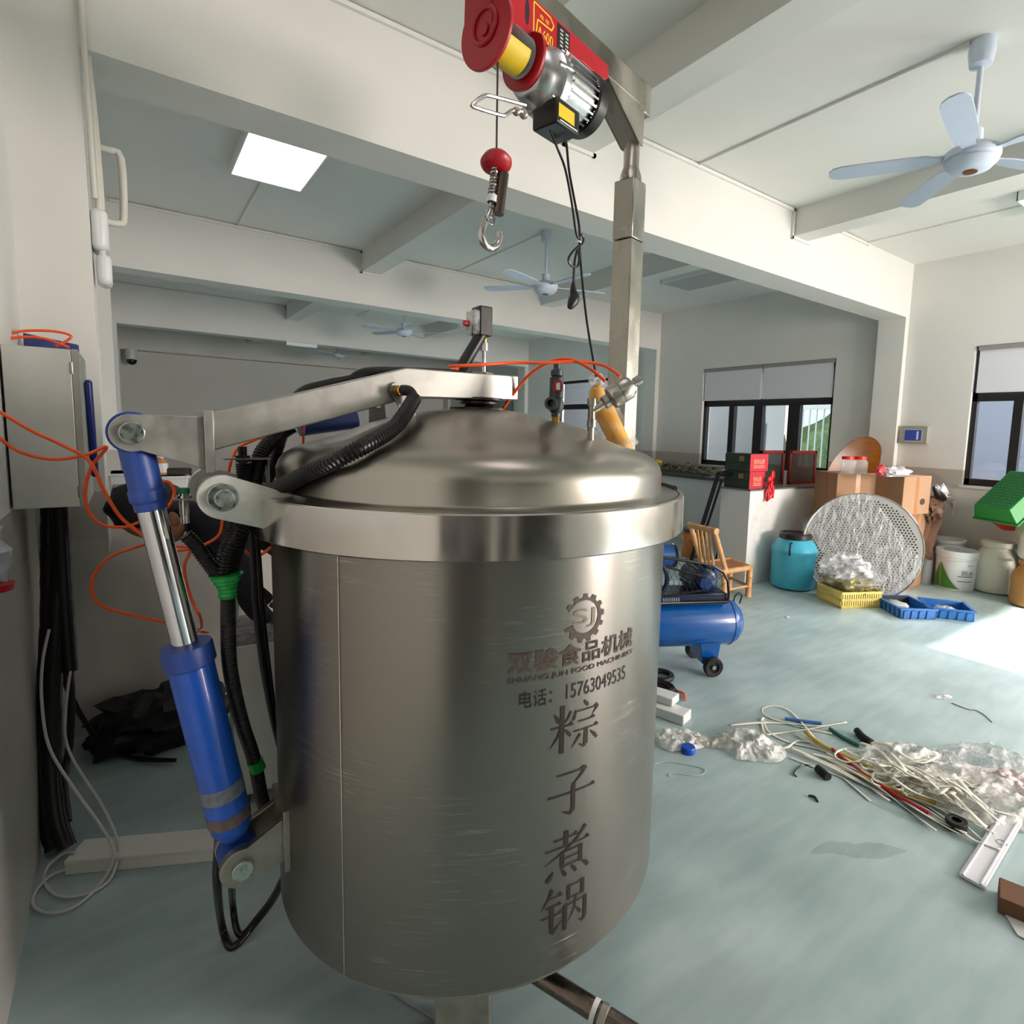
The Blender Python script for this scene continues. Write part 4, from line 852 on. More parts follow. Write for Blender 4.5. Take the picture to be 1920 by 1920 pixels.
# white trunking on the floor
pA, pB, pC, pD = fl(122, 1642), fl(430, 1612), fl(410, 1566, .05), fl(148, 1588, .05)
e = (pB-pA).normalized(); nrm = Vector((-e.y, e.x, 0))
if nrm.y < 0: nrm = -nrm
t = thing('cable_trunking', 'long white cable trunking lying on the floor under the blue cylinder', 'trunking', tuple(pA))
obj('channel', MB().prism([(0, 0), (.10, 0), (.10, .042), (0, .042)], pA, nrm, Zv, e, 0, .62), PVC, t, .003)
obj('cover', MB().prism([(-.003, .038), (.103, .038), (.103, .052), (-.003, .052)], pA, nrm, Zv, e, 0, .62), PVC, t, .003)
# dark heap by the low wall
mb = MB(); c_ = fl(310, 1405); mb.blob(c_+Vector((0, .12, .09)), .24, 2, .35, 36, 20, (1.1, .7, .62), flat=.004)
tag(obj('black_sheet', mb, mat('black plastic sheet', (.025, .025, .028), .55)), 'crumpled black plastic sheet heaped against the low wall behind the cylinder', 'plastic sheet')
# steel machine box with vent
bA, bL, bR = fl(432, 1212, .66), fl(372, 1180, .66), fl(515, 1168, .66)
e1 = Vector((1, -.08, 0)).normalized(); e2 = Vector((.08, 1, 0)).normalized()
bo = Vector((bA.x, bA.y, 0))
t = thing('steel_control_box', 'low stainless steel box with a white louvred vent behind the cylinder', 'control box', tuple(bo))
obj('housing', MB().prism([(0, 0), (.33, 0), (.33, .36), (0, .36)], bo, e1, e2, Zv, .05, .655), mat('cabinet steel', (.6, .6, .6)), t, .003)
obj('plastic_top', MB().prism([(-.004, -.004), (.334, -.004), (.334, .364), (-.004, .364)], bo, e1, e2, Zv, .656, .664), film('dusty cover film', (.5, .5, .5), .6), t)
mb = MB(); mb.prism([(.16, .42), (.33, .42), (.33, .58), (.16, .58)], bo, e2, Zv, -e1, 0, .010)
for k in range(9): mb.prism([(.165, .43+.017*k), (.325, .43+.017*k), (.325, .437+.017*k), (.165, .437+.017*k)], bo, e2, Zv, -e1, .010, .018)
obj('vent', mb, WHITEP, t)
for a, b in ((.03, .03), (.30, .03), (.03, .33), (.30, .33)):
    q = bo+e1*a+e2*b; obj('foot', MB().cyl(q, q+Zv*.05, .02, n=12), RUBBER, t)
# things on the low wall
def onwall(x, y, Y=3.6): return pl(x, y, 1, Y)
for k, (xa, xb, yt, lab) in enumerate(((210, 268, 888, 'white plastic tray on the low wall, left of the blue rod eye'), (300, 350, 893, 'white plastic tray on the low wall, under the sanitizer bottle'))):
    a, b = pl(xa, 925, 1, 3.5), pl(xb, 925, 1, 3.5); zt = pl(xa, yt, 1, 3.5).z
    t = thing('plastic_tray', lab, 'tray', ((a.x+b.x)/2, 3.6, 1.0), 'white trays on the low wall')
    mb = MB(); mb.prism([(a.x, 1.0), (b.x, 1.0), (b.x+.01, zt), (a.x-.01, zt)], (0, 0, 0), (1, 0, 0), (0, 0, 1), (0, 1, 0), 3.48, 3.72); obj('tub', mb, WHITEP, t, .008)
    obj('rim', MB().bb((a.x-.02, 3.47, zt-.012), (b.x+.02, 3.73, zt)), WHITEP, t, .004)
    obj('label_strip', MB().bb((a.x+.01, 3.474, zt-.08), (a.x+.06, 3.479, zt-.05)), mat('grey label', (.6, .6, .6), .6), t)
q = pl(303, 893, 1, 3.6); q.z = max(q.z, 1.0)
t = thing('sanitizer_bottle', 'clear pump bottle with white label and orange base on the white tray', 'bottle', tuple(q))
obj('body', MB().lathe([(0, 0), (.028, 0), (.03, .01), (.03, .07), (.012, .09), (.012, .095), (0, .095)], q, 20), mat('amber gel', (.9, .62, .4), .2, trans=.3), t)
obj('label', MB().lathe([(.0305, .02), (.0305, .068)], q, 20), WHITEP, t)
obj('pump', MB().lathe([(0, .093), (.014, .095), (.014, .11), (.006, .112), (.006, .13), (.016, .132), (.016, .14), (0, .14)], q, 14), WHITEP, t)
q = pl(330, 893, 1, 3.62)
t = thing('black_meter', 'small black instrument box beside the sanitizer bottle', 'instrument', tuple(q))
obj('case', MB().box(q+Vector((.01, 0, .02)), (.12, .08, .05)), BLACK, t, .006)
obj('face', MB().box(q+Vector((.01, -.041, .022)), (.09, .003, .03)), mat('dark brown face', (.25, .2, .18), .4), t)

# ------------------------------------------------------------------ person bending over the steel box
SKIN = mat('skin', (.62, .42, .33), .55); NAVY = mat('navy work clothes', (.055, .06, .12), .8, noise=.2, scale=14); HAIR = mat('black hair', (.03, .028, .03), .5)
def skin_chain(name, verts, edges, M, parent, sub=2, root=0):
    me = bpy.data.meshes.new(name); me.from_pydata([v[0] for v in verts], edges, []); me.update()
    o = bpy.data.objects.new(name, me); COL.objects.link(o)
    o.modifiers.new('skin', 'SKIN'); sv_ = me.skin_vertices[0].data
    for i, v in enumerate(verts):
        r_ = v[1] if isinstance(v[1], tuple) else (v[1], v[1]); sv_[i].radius = r_; sv_[i].use_root = (i == root)
    sd = o.modifiers.new('sub', 'SUBSURF'); sd.levels = sub; sd.render_levels = sub
    me.materials.append(M); o.modifiers['skin'].use_smooth_shade = True
    if parent: attach(o, parent)
    return o
hd = pl(285, 938, 1, 2.62)
per = thing('person', 'person in navy work clothes with black hair, bending over the steel box', 'person', (.62, 2.72, 0))
B_ = [((.66, 2.74, .92), (.15, .13)), ((.54, 2.72, 1.03), (.155, .13)), ((.40, 2.69, 1.11), (.165, .13)), ((.27, 2.66, 1.12), (.15, .11)), ((.17, 2.64, 1.13), .06), ((.10, 2.625, 1.15), .055),
      ((.29, 2.50, 1.06), .075), ((.31, 2.42, .90), .055), ((.37, 2.45, .75), .042), ((.42, 2.47, .715), .03),
      ((.27, 2.82, 1.06), .075), ((.30, 2.88, .90), .055), ((.40, 2.78, .76), .042), ((.46, 2.72, .715), .03),
      ((.72, 2.66, .80), .10), ((.73, 2.64, .48), .075), ((.80, 2.66, .10), .05), ((.70, 2.64, .05), .045),
      ((.74, 2.86, .80), .10), ((.75, 2.88, .48), .075), ((.82, 2.88, .10), .05), ((.72, 2.86, .05), .045)]
E_ = [(0, 1), (1, 2), (2, 3), (3, 4), (4, 5), (3, 6), (6, 7), (7, 8), (8, 9), (3, 10), (10, 11), (11, 12), (12, 13), (0, 14), (14, 15), (15, 16), (16, 17), (0, 18), (18, 19), (19, 20), (20, 21)]
skin_chain('body', B_, E_, NAVY, per)
fc = Vector((.055, 2.62, 1.15)); mb = MB()
mb.ball(fc, .095, 24, (1.15, .88, 1.0), 16); mb.ball(fc+Vector((.045, -.06, -.055)), .05, 16, (1, .7, 1.1)); mb.ball(fc+Vector((.06, -.085, -.02)), .022, 10, (.8, .5, 1.3), 8)
head = obj('head', mb, SKIN, per)
obj('hair', MB().blob(fc+Vector((-.012, .0, .028)), .108, 5, .10, 28, 18, (1.18, .93, .92), freq=3), HAIR, per)
obj('ear', MB().ball(fc+Vector((.055, -.088, -.015)), .024, 12, (.7, .4, 1.2), 8), SKIN, head)
for side, h0 in ((-1, Vector((.42, 2.47, .705))), (1, Vector((.46, 2.72, .705)))):
    mb = MB(); mb.ball(h0+Vector((.03, 0, -.005)), .034, 14, (1.15, .95, .5), 10)
    for k, (l_, o_) in enumerate(((.062, -.026), (.072, -.009), (.068, .009), (.055, .025))):
        q = h0+Vector((.055, o_, -.003)); mb.tube([q, q+Vector((l_*.45, o_*.1, .003)), q+Vector((l_*.8, o_*.15, -.008)), q+Vector((l_, o_*.15, -.02))], .008, 8, 3, rf=lambda t, i: .0088-.003*t)
    q = h0+Vector((.02, -.03*side, -.004)); mb.tube([q, q+Vector((.022, -.018*side, 0)), q+Vector((.045, -.022*side, -.01))], .009, 8, 3)
    obj('hand', mb, SKIN, per)
for q in ((.74, 2.65), (.76, 2.87)):
    obj('shoe', MB().blob((q[0]-.02, q[1], .045), .09, 1, .05, 20, 12, (1.4, .55, .52), flat=.002), RUBBER, per)

# left edge: glossy plastic wrapped bundle and red lid
q = pl(6, 1095, 0, -.262)
t = thing('wrapped_bundle', 'white plastic wrapped bundle with a red rim at the left edge', 'bundle', (q.x-.04, q.y, q.z))
obj('wrap', MB().blob((q.x-.045, q.y+.05, q.z+.055), .075, 3, .3, 24, 16, (.7, .8, 1.2)), mat('milky wrap', (.72, .74, .77), .25), t)
obj('red_rim', MB().lathe([(.02, -.008), (.045, -.008), (.047, .008), (.02, .008)], (q.x-.028, q.y+.02, q.z-.01), 24), RED, t)
# ------------------------------------------------------------------ air compressor right of the kettle
t = thing('air_compressor', 'blue belt driven air compressor on wheels beside the kettle', 'air compressor', (2.88, 2.25, 0))
wA = fl(1336, 1268); wA = Vector((wA.x, wA.y, 0)); D_ = Vector((-.89, .456, 0)).normalized(); Q_ = Vector((.456, .89, 0)).normalized()
c0 = wA+Q_*.15-D_*.0; BL2 = mat('compressor blue', (.01, .31, .60), .26, coat=.4, noise=.08, scale=10); DKB = mat('dark blue casting', (.02, .10, .22), .3, coat=.3)
ta = c0+Vector((0, 0, .305))
obj('tank', MB().lathe([(0, -.235), (.05, -.232), (.10, -.215), (.135, -.18), (.15, -.135), (.15, .62), (.13, .68), (.06, .72), (0, .725)], ta, 48, D_), BL2, t)
obj('tank_seam', MB().torus(ta-D_*.14, .1505, .003, D_, 48, 6), BL2, t)
for sgn in (0, 1):
    wc_ = wA+Q_*(.30*sgn)+Vector((0, 0, .062))
    wh = obj('wheel', MB().lathe([(.0, -.008), (.03, -.008), (.034, -.018), (.055, -.02), (.062, -.012), (.062, .012), (.055, .02), (.034, .018), (.03, .008), (0, .008)], wc_, 36, Q_), RUBBER, t)
    obj('wheel_nut', MB().cyl(wc_-Q_*.02, wc_-Q_*.005, .014, n=6), STEELP, wh)
obj('axle_bracket', MB().prism([(-.05, .06), (.05, .06), (.07, .20), (-.07, .20)], c0, D_, Zv, Q_, -.10, .10), BL2, t, .004)
obj('front_leg', MB().prism([(.50, 0), (.56, 0), (.56, .2), (.50, .2)], c0, D_, Zv, Q_, -.09, .09), BL2, t, .004)
pt = ta+Vector((0, 0, .16))
obj('platform', MB().prism([(-.09, -.10), (.60, -.10), (.60, .12), (-.09, .12)], pt, D_, Q_, Zv, -.02, .05), DKB, t, .003)
gx = Q_*-.11
gp = [(-.095, .0), (.60, .0), (.60, .30), (.45, .30), (.20, .265), (.03, .235), (-.05, .19), (-.085, .13), (-.095, .06)]
obj('belt_guard_rim', MB().tube([pt+gx+D_*a+Zv*b for a, b in gp]+[pt+gx+D_*gp[0][0]], .009, 8, 1), BLACK, t)
mb = MB()
for k in range(20):
    a = -.08+.034*k; h_ = .0
    top = .13+.16*min(1, max(0, (a+.08)/.3))**.6
    mb.tube([pt+gx+D_*a+Zv*.04, pt+gx+D_*min(a+.12, .59)+Zv*top], .0013, 4, 1, caps=False); mb.tube([pt+gx+D_*min(a+.12, .59)+Zv*.04, pt+gx+D_*a+Zv*top], .0013, 4, 1, caps=False)
obj('guard_mesh', mb, BLACK, t)
mo = pt+D_*.05+Zv*.115
mt2 = obj('motor', MB().lathe([(0, -.08), (.05, -.08), (.055, -.07), (.085, -.055), (.088, .14), (.07, .16), (0, .16)], mo, 36, Q_), DKB, t)
obj('motor_cap', MB().lathe([(0, -.015), (.04, -.012), (.05, 0), (0, 0)], mo-Q_*.08, 28, Q_), mat('bright blue cap', (.03, .22, .48), .25, coat=.4), mt2)
mb = MB()
for k in range(18):
    a = 2*PI*k/18; q = D_*math.cos(a)+Zv*math.sin(a); mb.prism([(-.05, -.004), (.13, -.004), (.13, .004), (-.05, .004)], mo+q*.09, Q_, D_*-math.sin(a)+Zv*math.cos(a), q, -.005, .008)
obj('motor_fins', mb, DKB, mt2)
obj('junction_box', MB().box(mo-D_*.115+Q_*.05, (.03, .06, .13), Matrix.Rotation(R(-27), 3, 'Z')), BL2, t, .004)
obj('belt', MB().tube([mo-Q_*.10+Zv*.04, mo-Q_*.10+D_*.35+Zv*.13], .006, 6, 1).tube([mo-Q_*.10-Zv*.04, mo-Q_*.10+D_*.35-Zv*.08], .006, 6, 1), RUBBER, t)
obj('flywheel', MB().torus(mo-Q_*.10+D_*.38+Zv*.03, .12, .014, Q_, 36, 8).box(mo-Q_*.10+D_*.38+Zv*.03, (.22, .012, .03)), DKB, t)
obj('pump', MB().box(mo+D_*.38+Zv*.03, (.14, .16, .24)), DKB, t, .02)
hq = ta-D_*.185+Zv*.11
obj('handle', MB().tube([hq, hq-D_*.01+Zv*.05, hq-D_*.04+Zv*.075, hq-D_*.06+Zv*.055, hq-D_*.045+Zv*.0], .005, 8, 1), BLACK, t)
mb = MB()
for k in range(8): mb.prism([(0, 0), (.008, 0), (.012, .03), (.004, .03)], pt+D_*(.32-.014*k), D_, Zv, -Q_, .1005, .102)
obj('striped_plate', mb, mat('silver print', (.5, .55, .6), .4), t)
# coiled hose, rubber rings and white block behind the kettle edge
q = fl(1252, 1303); t = thing('hose_coil', 'small black and orange hose coil on the floor at the kettle edge', 'hose', (q.x, q.y, 0))
obj('black_ring', MB().torus(q+Vector((-.04, .02, .022)), .085, .016, (0, 0, 1), 32, 8).torus(q+Vector((-.045, .03, .05)), .08, .015, (.1, 0, 1), 32, 8), HOSE, t)
obj('orange_tail', MB().tube([q+Vector((-.02, .05, .01)), q+Vector((.05, .02, .012)), q+Vector((.075, -.05, .01)), q+Vector((.02, -.11, .01))], .007, 8), ORANGE, t)
q = fl(1250, 1268); tag(obj('rubber_ring', MB().torus(q+Vector((-.06, 0, .02)), .07, .018, (0, 0, 1), 28, 8), RUBBER), 'black rubber ring on the floor just behind the hose coil', 'ring')
pA, pB = fl(1232, 1345), fl(1298, 1368); e = (pB-pA).normalized(); n_ = Vector((-e.y, e.x, 0))
t = thing('foam_block', 'white foam block on the floor at the kettle edge', 'foam block', tuple(pB))
obj('slab', MB().prism([(-.25, 0), (.15, 0), (.15, .10), (-.25, .10)], pA, e, n_, Zv, .0, .055), WHITEP, t, .006)
obj('upper_slab', MB().prism([(-.25, .05), (.06, .05), (.06, .14), (-.25, .14)], pA, e, n_, Zv, .056, .10), WHITEP, t, .006)

# ------------------------------------------------------------------ back counter with leaves and bowl
t = thing('tiled_counter', 'pale tiled counter with dark top below the farther window', 'counter', (6.6, 6.3, 0))
obj('base', MB().bb((6.28, 4.45, 0), (7.05, 8.6, .88)), mat('pale counter tile', (.74, .74, .73), .4), t)
obj('worktop', MB().bb((6.24, 4.42, .881), (7.07, 8.62, .925)), mat('dark worktop', (.22, .22, .21), .35), t, .004)
mb = MB(); random.seed(3)
for k in range(520):
    p = Vector((6.42+random.random()*.5, 5.15+random.random()*1.75, .935)); p.z += random.random()*.11*math.sin(PI*min(1, max(0, (p.y-5.1)/1.8)))
    a = random.random()*6.3; l_ = .05+random.random()*.07; e_ = Vector((math.cos(a), math.sin(a), random.uniform(-.3, .5))); f_ = Vector((-math.sin(a), math.cos(a), random.uniform(-.4, .4)))*.018
    mb.cur = random.choice((0, 0, 1, 2)); mb.add([p, p+e_*l_*.5+f_, p+e_*l_, p+e_*l_*.5-f_], [[0, 1, 2, 3]])
tag(obj('reed_leaves', mb, [mat('olive leaf', (.36, .36, .20), .6), mat('dark leaf', (.20, .23, .13), .6), mat('tan leaf', (.55, .50, .34), .6)], flat=True), 'loose heap of olive reed leaves on the back counter', 'leaves', None, 'stuff')
t = thing('steel_bowl', 'wide steel bowl of leaves on the back counter beside the cartons', 'bowl', (6.55, 4.75, .926))
obj('shell', MB().lathe([(.10, 0), (.17, .04), (.205, .10), (.212, .104), (.206, .108), (.165, .05), (.0, .012)], (6.55, 4.75, .926), 36), STEELP, t)
obj('leaf_fill', MB().blob((6.55, 4.75, .99), .15, 6, .35, 20, 12, (1, 1, .4)), mat('dark leaf', (.2, .23, .13), .6), t)
t = thing('steel_tray', 'shallow steel tray with yellow flowers at the kettle side of the back counter', 'tray', (6.5, 6.7, .926))
obj('rim', MB().torus((6.5, 6.55, 1.05), .16, .012, (0, 0, 1), 28, 8), STEELP, t); obj('pan', MB().lathe([(0, .0), (.11, 0), (.16, .12), (.155, .12), (.105, .01), (0, .01)], (6.5, 6.55, .926), 28), STEELP, t)
obj('yellow_flowers', MB().blob((6.42, 6.15, 1.04), .09, 2, .5, 18, 10, (1, 1, .6)), mat('yellow petals', (.85, .72, .25), .7), t)

# things standing on the low white wall
CG = mat('dark green carton', (.16, .21, .17), .5, noise=.25, scale=12); CR = mat('red carton end', (.78, .20, .26), .45)
for k, (x0, x1, z0, lab) in enumerate(((4.875, 5.13, .971, 'red and green drink carton, lower of the two on the low wall corner'), (4.87, 5.17, 1.147, 'red and green drink carton, upper of the two on the low wall corner'))):
    t = thing('drink_carton', lab, 'carton', ((x0+x1)/2, 3.5, z0), 'red and green drink cartons')
    obj('box', MB().bb((x0, 3.40, z0), (x1, 3.70, z0+.174)), CG, t, .002)
    obj('red_end', MB().bb((x0, 3.396, z0+.001), (x1, 3.3995, z0+.173)), CR, t)
    mb = MB(); vs, fs = text_fit('农夫山泉', x0+.06, x1-.06, z0+.075, z0+.125); mb.add([(a, 3.3952, b) for a, b in vs], fs)
    vs, fs = text_fit('NONGFU SPRING', x0+.06, x1-.06, z0+.048, z0+.064); mb.add([(a, 3.3952, b) for a, b in vs], fs)
    mb.add([(x0+.06, 3.3952, z0+.034), (x1-.06, 3.3952, z0+.034), (x1-.06, 3.3952, z0+.039), (x0+.06, 3.3952, z0+.039)], [[0, 1, 2, 3]])
    obj('carton_print', mb, mat('cream print', (.93, .80, .62), .5), t, flat=True)
    mb = MB(); mb.bb((x0-.0015, 3.47, z0+.10), (x0-.0002, 3.53, z0+.15)); obj('side_emblem', mb, mat('dull gold print', (.52, .47, .28), .5), t)
    mb = MB(); mb.bb((x0-.0012, 3.41, z0+.083), (x0-.0002, 3.69, z0+.089)); obj('side_band', mb, mat('black band', (.06, .07, .06), .5), t)
RW = mat('dark red wood frame', (.45, .13, .12), .4)
for k, (x0, x1, y, lab) in enumerate(((5.35, 5.80, 3.60, 'red framed glass panel beside the cartons, nearer the drink cartons'), (5.84, 6.40, 3.56, 'red framed glass panel beside the cartons, nearer the round table top'))):
    t = thing('framed_glass', lab, 'framed panel', ((x0+x1)/2, y, .971), 'red framed glass panels')
    mb = MB(); z0, z1 = .971, 1.35
    for a, b in (((x0, z0), (x0+.035, z1)), ((x1-.035, z0), (x1, z1)), ((x0, z1-.035), (x1, z1)), ((x0, z0), (x1, z0+.035))): mb.bb((a[0], y, a[1]), (b[0], y+.03, b[1]))
    obj('frame', mb, RW, t, .003)
    obj('pane', MB().bb((x0+.03, y+.012, z0+.03), (x1-.03, y+.018, z1-.03)), mat('dark smoky glass', (.22, .24, .24), .12, alpha=.75), t)
    obj('inner_bar', MB().bb((x0+.06, y+.02, z0+.05), (x0+.075, y+.028, z1-.05)), RW, t)
rb = pl(1443, 905, 1, 3.345); t = thing('red_ribbon', 'red ribbon bow hanging over the front of the low white wall', 'ribbon', tuple(rb))
RR = mat('red satin ribbon', (.85, .06, .09), .4)
for k in range(6):
    a = -.05+.018*k; mb = MB(); vs, fs = [], []
    for i in range(8):
        s_ = i/7; x = rb.x+a*(.3+s_*.7)+.01*math.sin(s_*9+k); z = rb.z+.02-.21*s_*(1-.04*k); y = 3.345-.012*math.sin(s_*7+k*2)-.004*k
        vs += [(x-.013, y, z), (x+.013, y-.008, z)]
    fs = [[2*i, 2*i+1, 2*i+3, 2*i+2] for i in range(7)]; mb.add(vs, fs)
    o = obj('tail', mb, RR, t); s2 = o.modifiers.new('thick', 'SOLIDIFY'); s2.thickness = .002
obj('knot', MB().blob((rb.x+.01, 3.345, rb.z+.03), .035, 2, .4, 16, 10, (1.2, .5, 1)), RR, t)
obj('loop', MB().blob((rb.x+.05, 3.345, rb.z+.075), .035, 4, .4, 16, 10, (.8, .4, 1.3)), RR, t)
# clear bag pasted on the wall front
tag(obj('clear_bag', MB().blob((5.12, 3.362, .62), .25, 8, .06, 28, 18, (.9, .012, 1.05)), film('thin clear film', (.9, .9, .9), .05, .12, .2, 10)), 'flat clear plastic bag stuck on the front of the low white wall', 'plastic bag')

# black leaning frame, oil jug and water bottle behind the low wall's end
t = thing('leaning_frame', 'black metal frame leaning against the end of the low wall', 'frame', (4.8, 4.0, 0))
a, b = Vector((4.62, 3.62, 0)), Vector((4.76, 4.18, 0)); lean = Vector((.16, .0, .95)); th = .018
mb = MB()
def bar(mb, p, q, r_): mb.cyl(p, q, r_, n=4)
pA, pB = fl(1293, 1063), fl(1352, 1056); tA, tB = rho(1347, 892, 6.0), rho(1395, 892, 5.9)
fn = (tA-pA)
pB = pA+Vector((.30, -.12, 0)); tB = tA+Vector((.30, -.12, 0))
for p, q in ((pA, tA), (pB, tB), (pA, pB), (tA, tB)): bar(mb, p+Vector((0, 0, .02)), q+Vector((0, 0, .02)), .026)
i1, i2 = pA.lerp(tA, .12)+Vector((.05, -.02, 0)), tA.lerp(pA, .05)+Vector((.05, -.02, 0))
bar(mb, i1, i2, .016)
obj('bars', mb, BLACK, t)
if False: obj('board', MB().add([pA+Vector((.02, 0, .03)), pB+Vector((-.02, 0, .03)), tB+Vector((-.02, 0, 0)), tA+Vector((.02, 0, 0))]+[p+Vector((.01, .02, 0)) for p in (pA+Vector((.02, 0, .03)), pB+Vector((-.02, 0, .03)), tB+Vector((-.02, 0, 0)), tA+Vector((.02, 0, 0)))], [[0, 1, 2, 3], [7, 6, 5, 4], [0, 4, 5, 1], [1, 5, 6, 2], [2, 6, 7, 3], [3, 7, 4, 0]]), mat('charcoal board', (.16, .16, .17), .5), t)
q = fl(1297, 1042); t = thing('oil_jug', 'large ribbed jug of amber oil on the floor behind the bamboo chair', 'jug', (q.x, q.y, 0))
obj('body', MB().lathe([(0, 0), (.13, 0), (.14, .02), (.135, .08), (.142, .10), (.135, .17), (.142, .19), (.135, .25), (.12, .29), (.10, .31)], q, 28), mat('amber oil', (.78, .45, .06), .15, coat=.6, noise=.2, scale=10), t)
obj('lid', MB().lathe([(.10, .31), (.125, .312), (.13, .345), (0, .35)], q, 28), mat('dark grey lid', (.22, .22, .22), .5), t)
q = fl(1258, 1062); t = thing('water_bottle', 'blue water bottle lying on the floor between kettle and compressor', 'bottle', (q.x, q.y, 0))
obj('body', MB().cyl((q.x-.2, q.y+.1, .13), (q.x+.02, q.y-.01, .13), .125, n=28), mat('blue bottle plastic', (.25, .48, .80), .12, trans=.4), t, .02)
obj('base_ring', MB().torus((q.x+.02, q.y-.01, .13), .115, .018, (.9, -.45, 0), 28, 8), mat('dark bottle ring', (.08, .1, .14), .4), t)

# bamboo chair
BAM = mat('bamboo', (.80, .60, .40), .45, noise=.14, scale=20); BAMD = mat('bamboo slats', (.62, .42, .26), .5, noise=.15, scale=22)
def bamboo(mb, p, q, r_):
    p, q = Vector(p), Vector(q); n = max(2, int((q-p).length/.09))
    for i in range(n):
        a, b = p.lerp(q, i/n), p.lerp(q, (i+1)/n); mb.tube([a, a.lerp(b, .06), a.lerp(b, .5), a.lerp(b, .94), b], r_, 10, 1, rf=lambda t, i_: r_*1.28*(1.12, 1.02, .97, 1.02, 1.12)[i_])
    return mb
ch = thing('bamboo_chair', 'small bamboo chair standing at the corner of the low white wall', 'chair', (4.38, 3.28, 0))
fA, fB, bA_, bB_ = Vector((4.56, 3.115, 0)), Vector((4.68, 3.42, 0)), Vector((4.21, 3.14, 0)), Vector((4.26, 3.46, 0))
for p in (fA, fB): obj('front_leg', bamboo(MB(), p, p+Zv*.29, .022), BAM, ch)
for p, g in ((bA_, -1), (bB_, 1)): obj('rear_leg', bamboo(MB(), p+Vector((.03, 0, 0)), p+Zv*.27+Vector((0, 0, 0)), .019), BAM, ch)
obj('seat_rail', bamboo(bamboo(bamboo(bamboo(MB(), fA+Zv*.275, fB+Zv*.275, .02), bA_+Zv*.275, bB_+Zv*.275, .02), fA+Zv*.275, bA_+Zv*.275+Vector((-.06, .0, 0)), .02), fB+Zv*.275, bB_+Zv*.275+Vector((-.05, 0, 0)), .02), BAM, ch)
mb = MB()
for k in range(7):
    s_ = (k+.5)/7; a, b = fA.lerp(fB, s_)+Zv*.287, bA_.lerp(bB_, s_)+Zv*.287; mb.box((a+b)/2, ((a-b).length-.03, .040, .006), Matrix.Rotation(math.atan2((a-b).y, (a-b).x), 3, 'Z'))
obj('seat', mb, BAMD, ch)
tA_, tB_ = bA_+Vector((-.16, .005, .66)), bB_+Vector((-.16, .0, .66))
for p, q in ((bA_, tA_), (bB_, tB_)): obj('back_post', bamboo(MB(), p+Vector((.02, 0, .29)), q, .018), BAM, ch)
obj('top_rail', bamboo(MB(), tA_+(tA_-tB_)*.08, tB_+(tB_-tA_)*.08, .021), BAM, ch)
for k in range(4):
    s_ = .22+.17*k; obj('back_slat', bamboo(MB(), bA_.lerp(bB_, s_)+Vector((.0, 0, .05)), tA_.lerp(tB_, s_), .010), BAM, ch)
obj('stretcher', bamboo(bamboo(bamboo(MB(), fA+Zv*.10, fB+Zv*.10, .010), fA+Zv*.10, bA_+Zv*.10, .010), fB+Zv*.14, bB_+Zv*.14, .010), BAM, ch)

# blue barrel with black lid
q = fl(1490, 1104); bq = Vector((q.x+.05, q.y+.06, 0))
t = thing('plastic_barrel', 'turquoise plastic barrel with black screw lid before the low white wall', 'barrel', tuple(bq))
obj('body', MB().lathe([(0, .005), (.17, 0), (.205, .02), (.215, .06), (.212, .30), (.216, .37), (.222, .385), (.218, .40), (.185, .46), (.15, .49), (.145, .50)], bq, 40), mat('turquoise plastic', (.27, .69, .80), .38, noise=.06, scale=6), t)
obj('lid', MB().lathe([(.145, .495), (.155, .50), (.155, .545), (.145, .555), (.12, .555), (.115, .545), (0, .545)], bq, 40), BLACK, t)
for a in (200, 20): obj('handle', MB().tube([bq+Vector((.16*math.cos(R(a)), .16*math.sin(R(a)), .47)), bq+Vector((.225*math.cos(R(a)), .225*math.sin(R(a)), .47)), bq+Vector((.245*math.cos(R(a)), .245*math.sin(R(a)), .40)), bq+Vector((.225*math.cos(R(a)), .225*math.sin(R(a)), .36))], .009, 8), BLACK, t)

# cardboard boxes
def carton(name, label, c, size, rz, tp=True):
    t = thing(name, label, 'cardboard box', c, 'brown cardboard boxes'); q = Matrix.Rotation(rz, 3, 'Z'); sx_, sy_, sz_ = size; c = Vector(c)
    obj('carton', MB().box(c+Vector((0, 0, sz_/2)), size, q), CARD, t, .004)
    for dx, dy, sz2 in ((0, -sy_/2-.0008, (.05, .0012, sz_*.98)), (-sx_/2-.0008, 0, (.0012, .05, sz_*.98))):
        obj('packing_tape', MB().box(c+q @ Vector((dx, dy, sz_/2)), sz2, q), TAPE, t)
    obj('oval_mark', MB().prism([(.045*math.cos(i*PI/10), .032*math.sin(i*PI/10)) for i in range(20)], c+q @ Vector((sx_*.22, -sy_/2, sz_*.33)), q @ Vector((1, 0, 0)), Zv, q @ Vector((0, -1, 0)), 0, .001), INK, t)
    return t
bx0 = (6.30, 2.62)
carton('cardboard_box', 'brown cardboard box, bottom of the stack behind the perforated plate', (bx0[0], bx0[1], 0), (.46, .46, .385), 0)
carton('cardboard_box', 'brown cardboard box, middle of the stack behind the perforated plate', (bx0[0]+.0, bx0[1]+.0, .386), (.45, .46, .383), R(1.5))
carton('cardboard_box', 'brown cardboard box, topmost of the stack beside the brown jacket, carrying a white bag', (bx0[0]-.11, bx0[1]-.04, .77), (.47, .44, .38), R(-8))
carton('cardboard_box', 'brown cardboard box standing behind the jacket side of the tall stack', (6.72, 2.72, 0), (.34, .40, .385), R(3))
carton('cardboard_box', 'brown cardboard box on top of the one behind the jacket', (6.71, 2.71, .386), (.34, .38, .36), R(-3))
lz = R(-32)
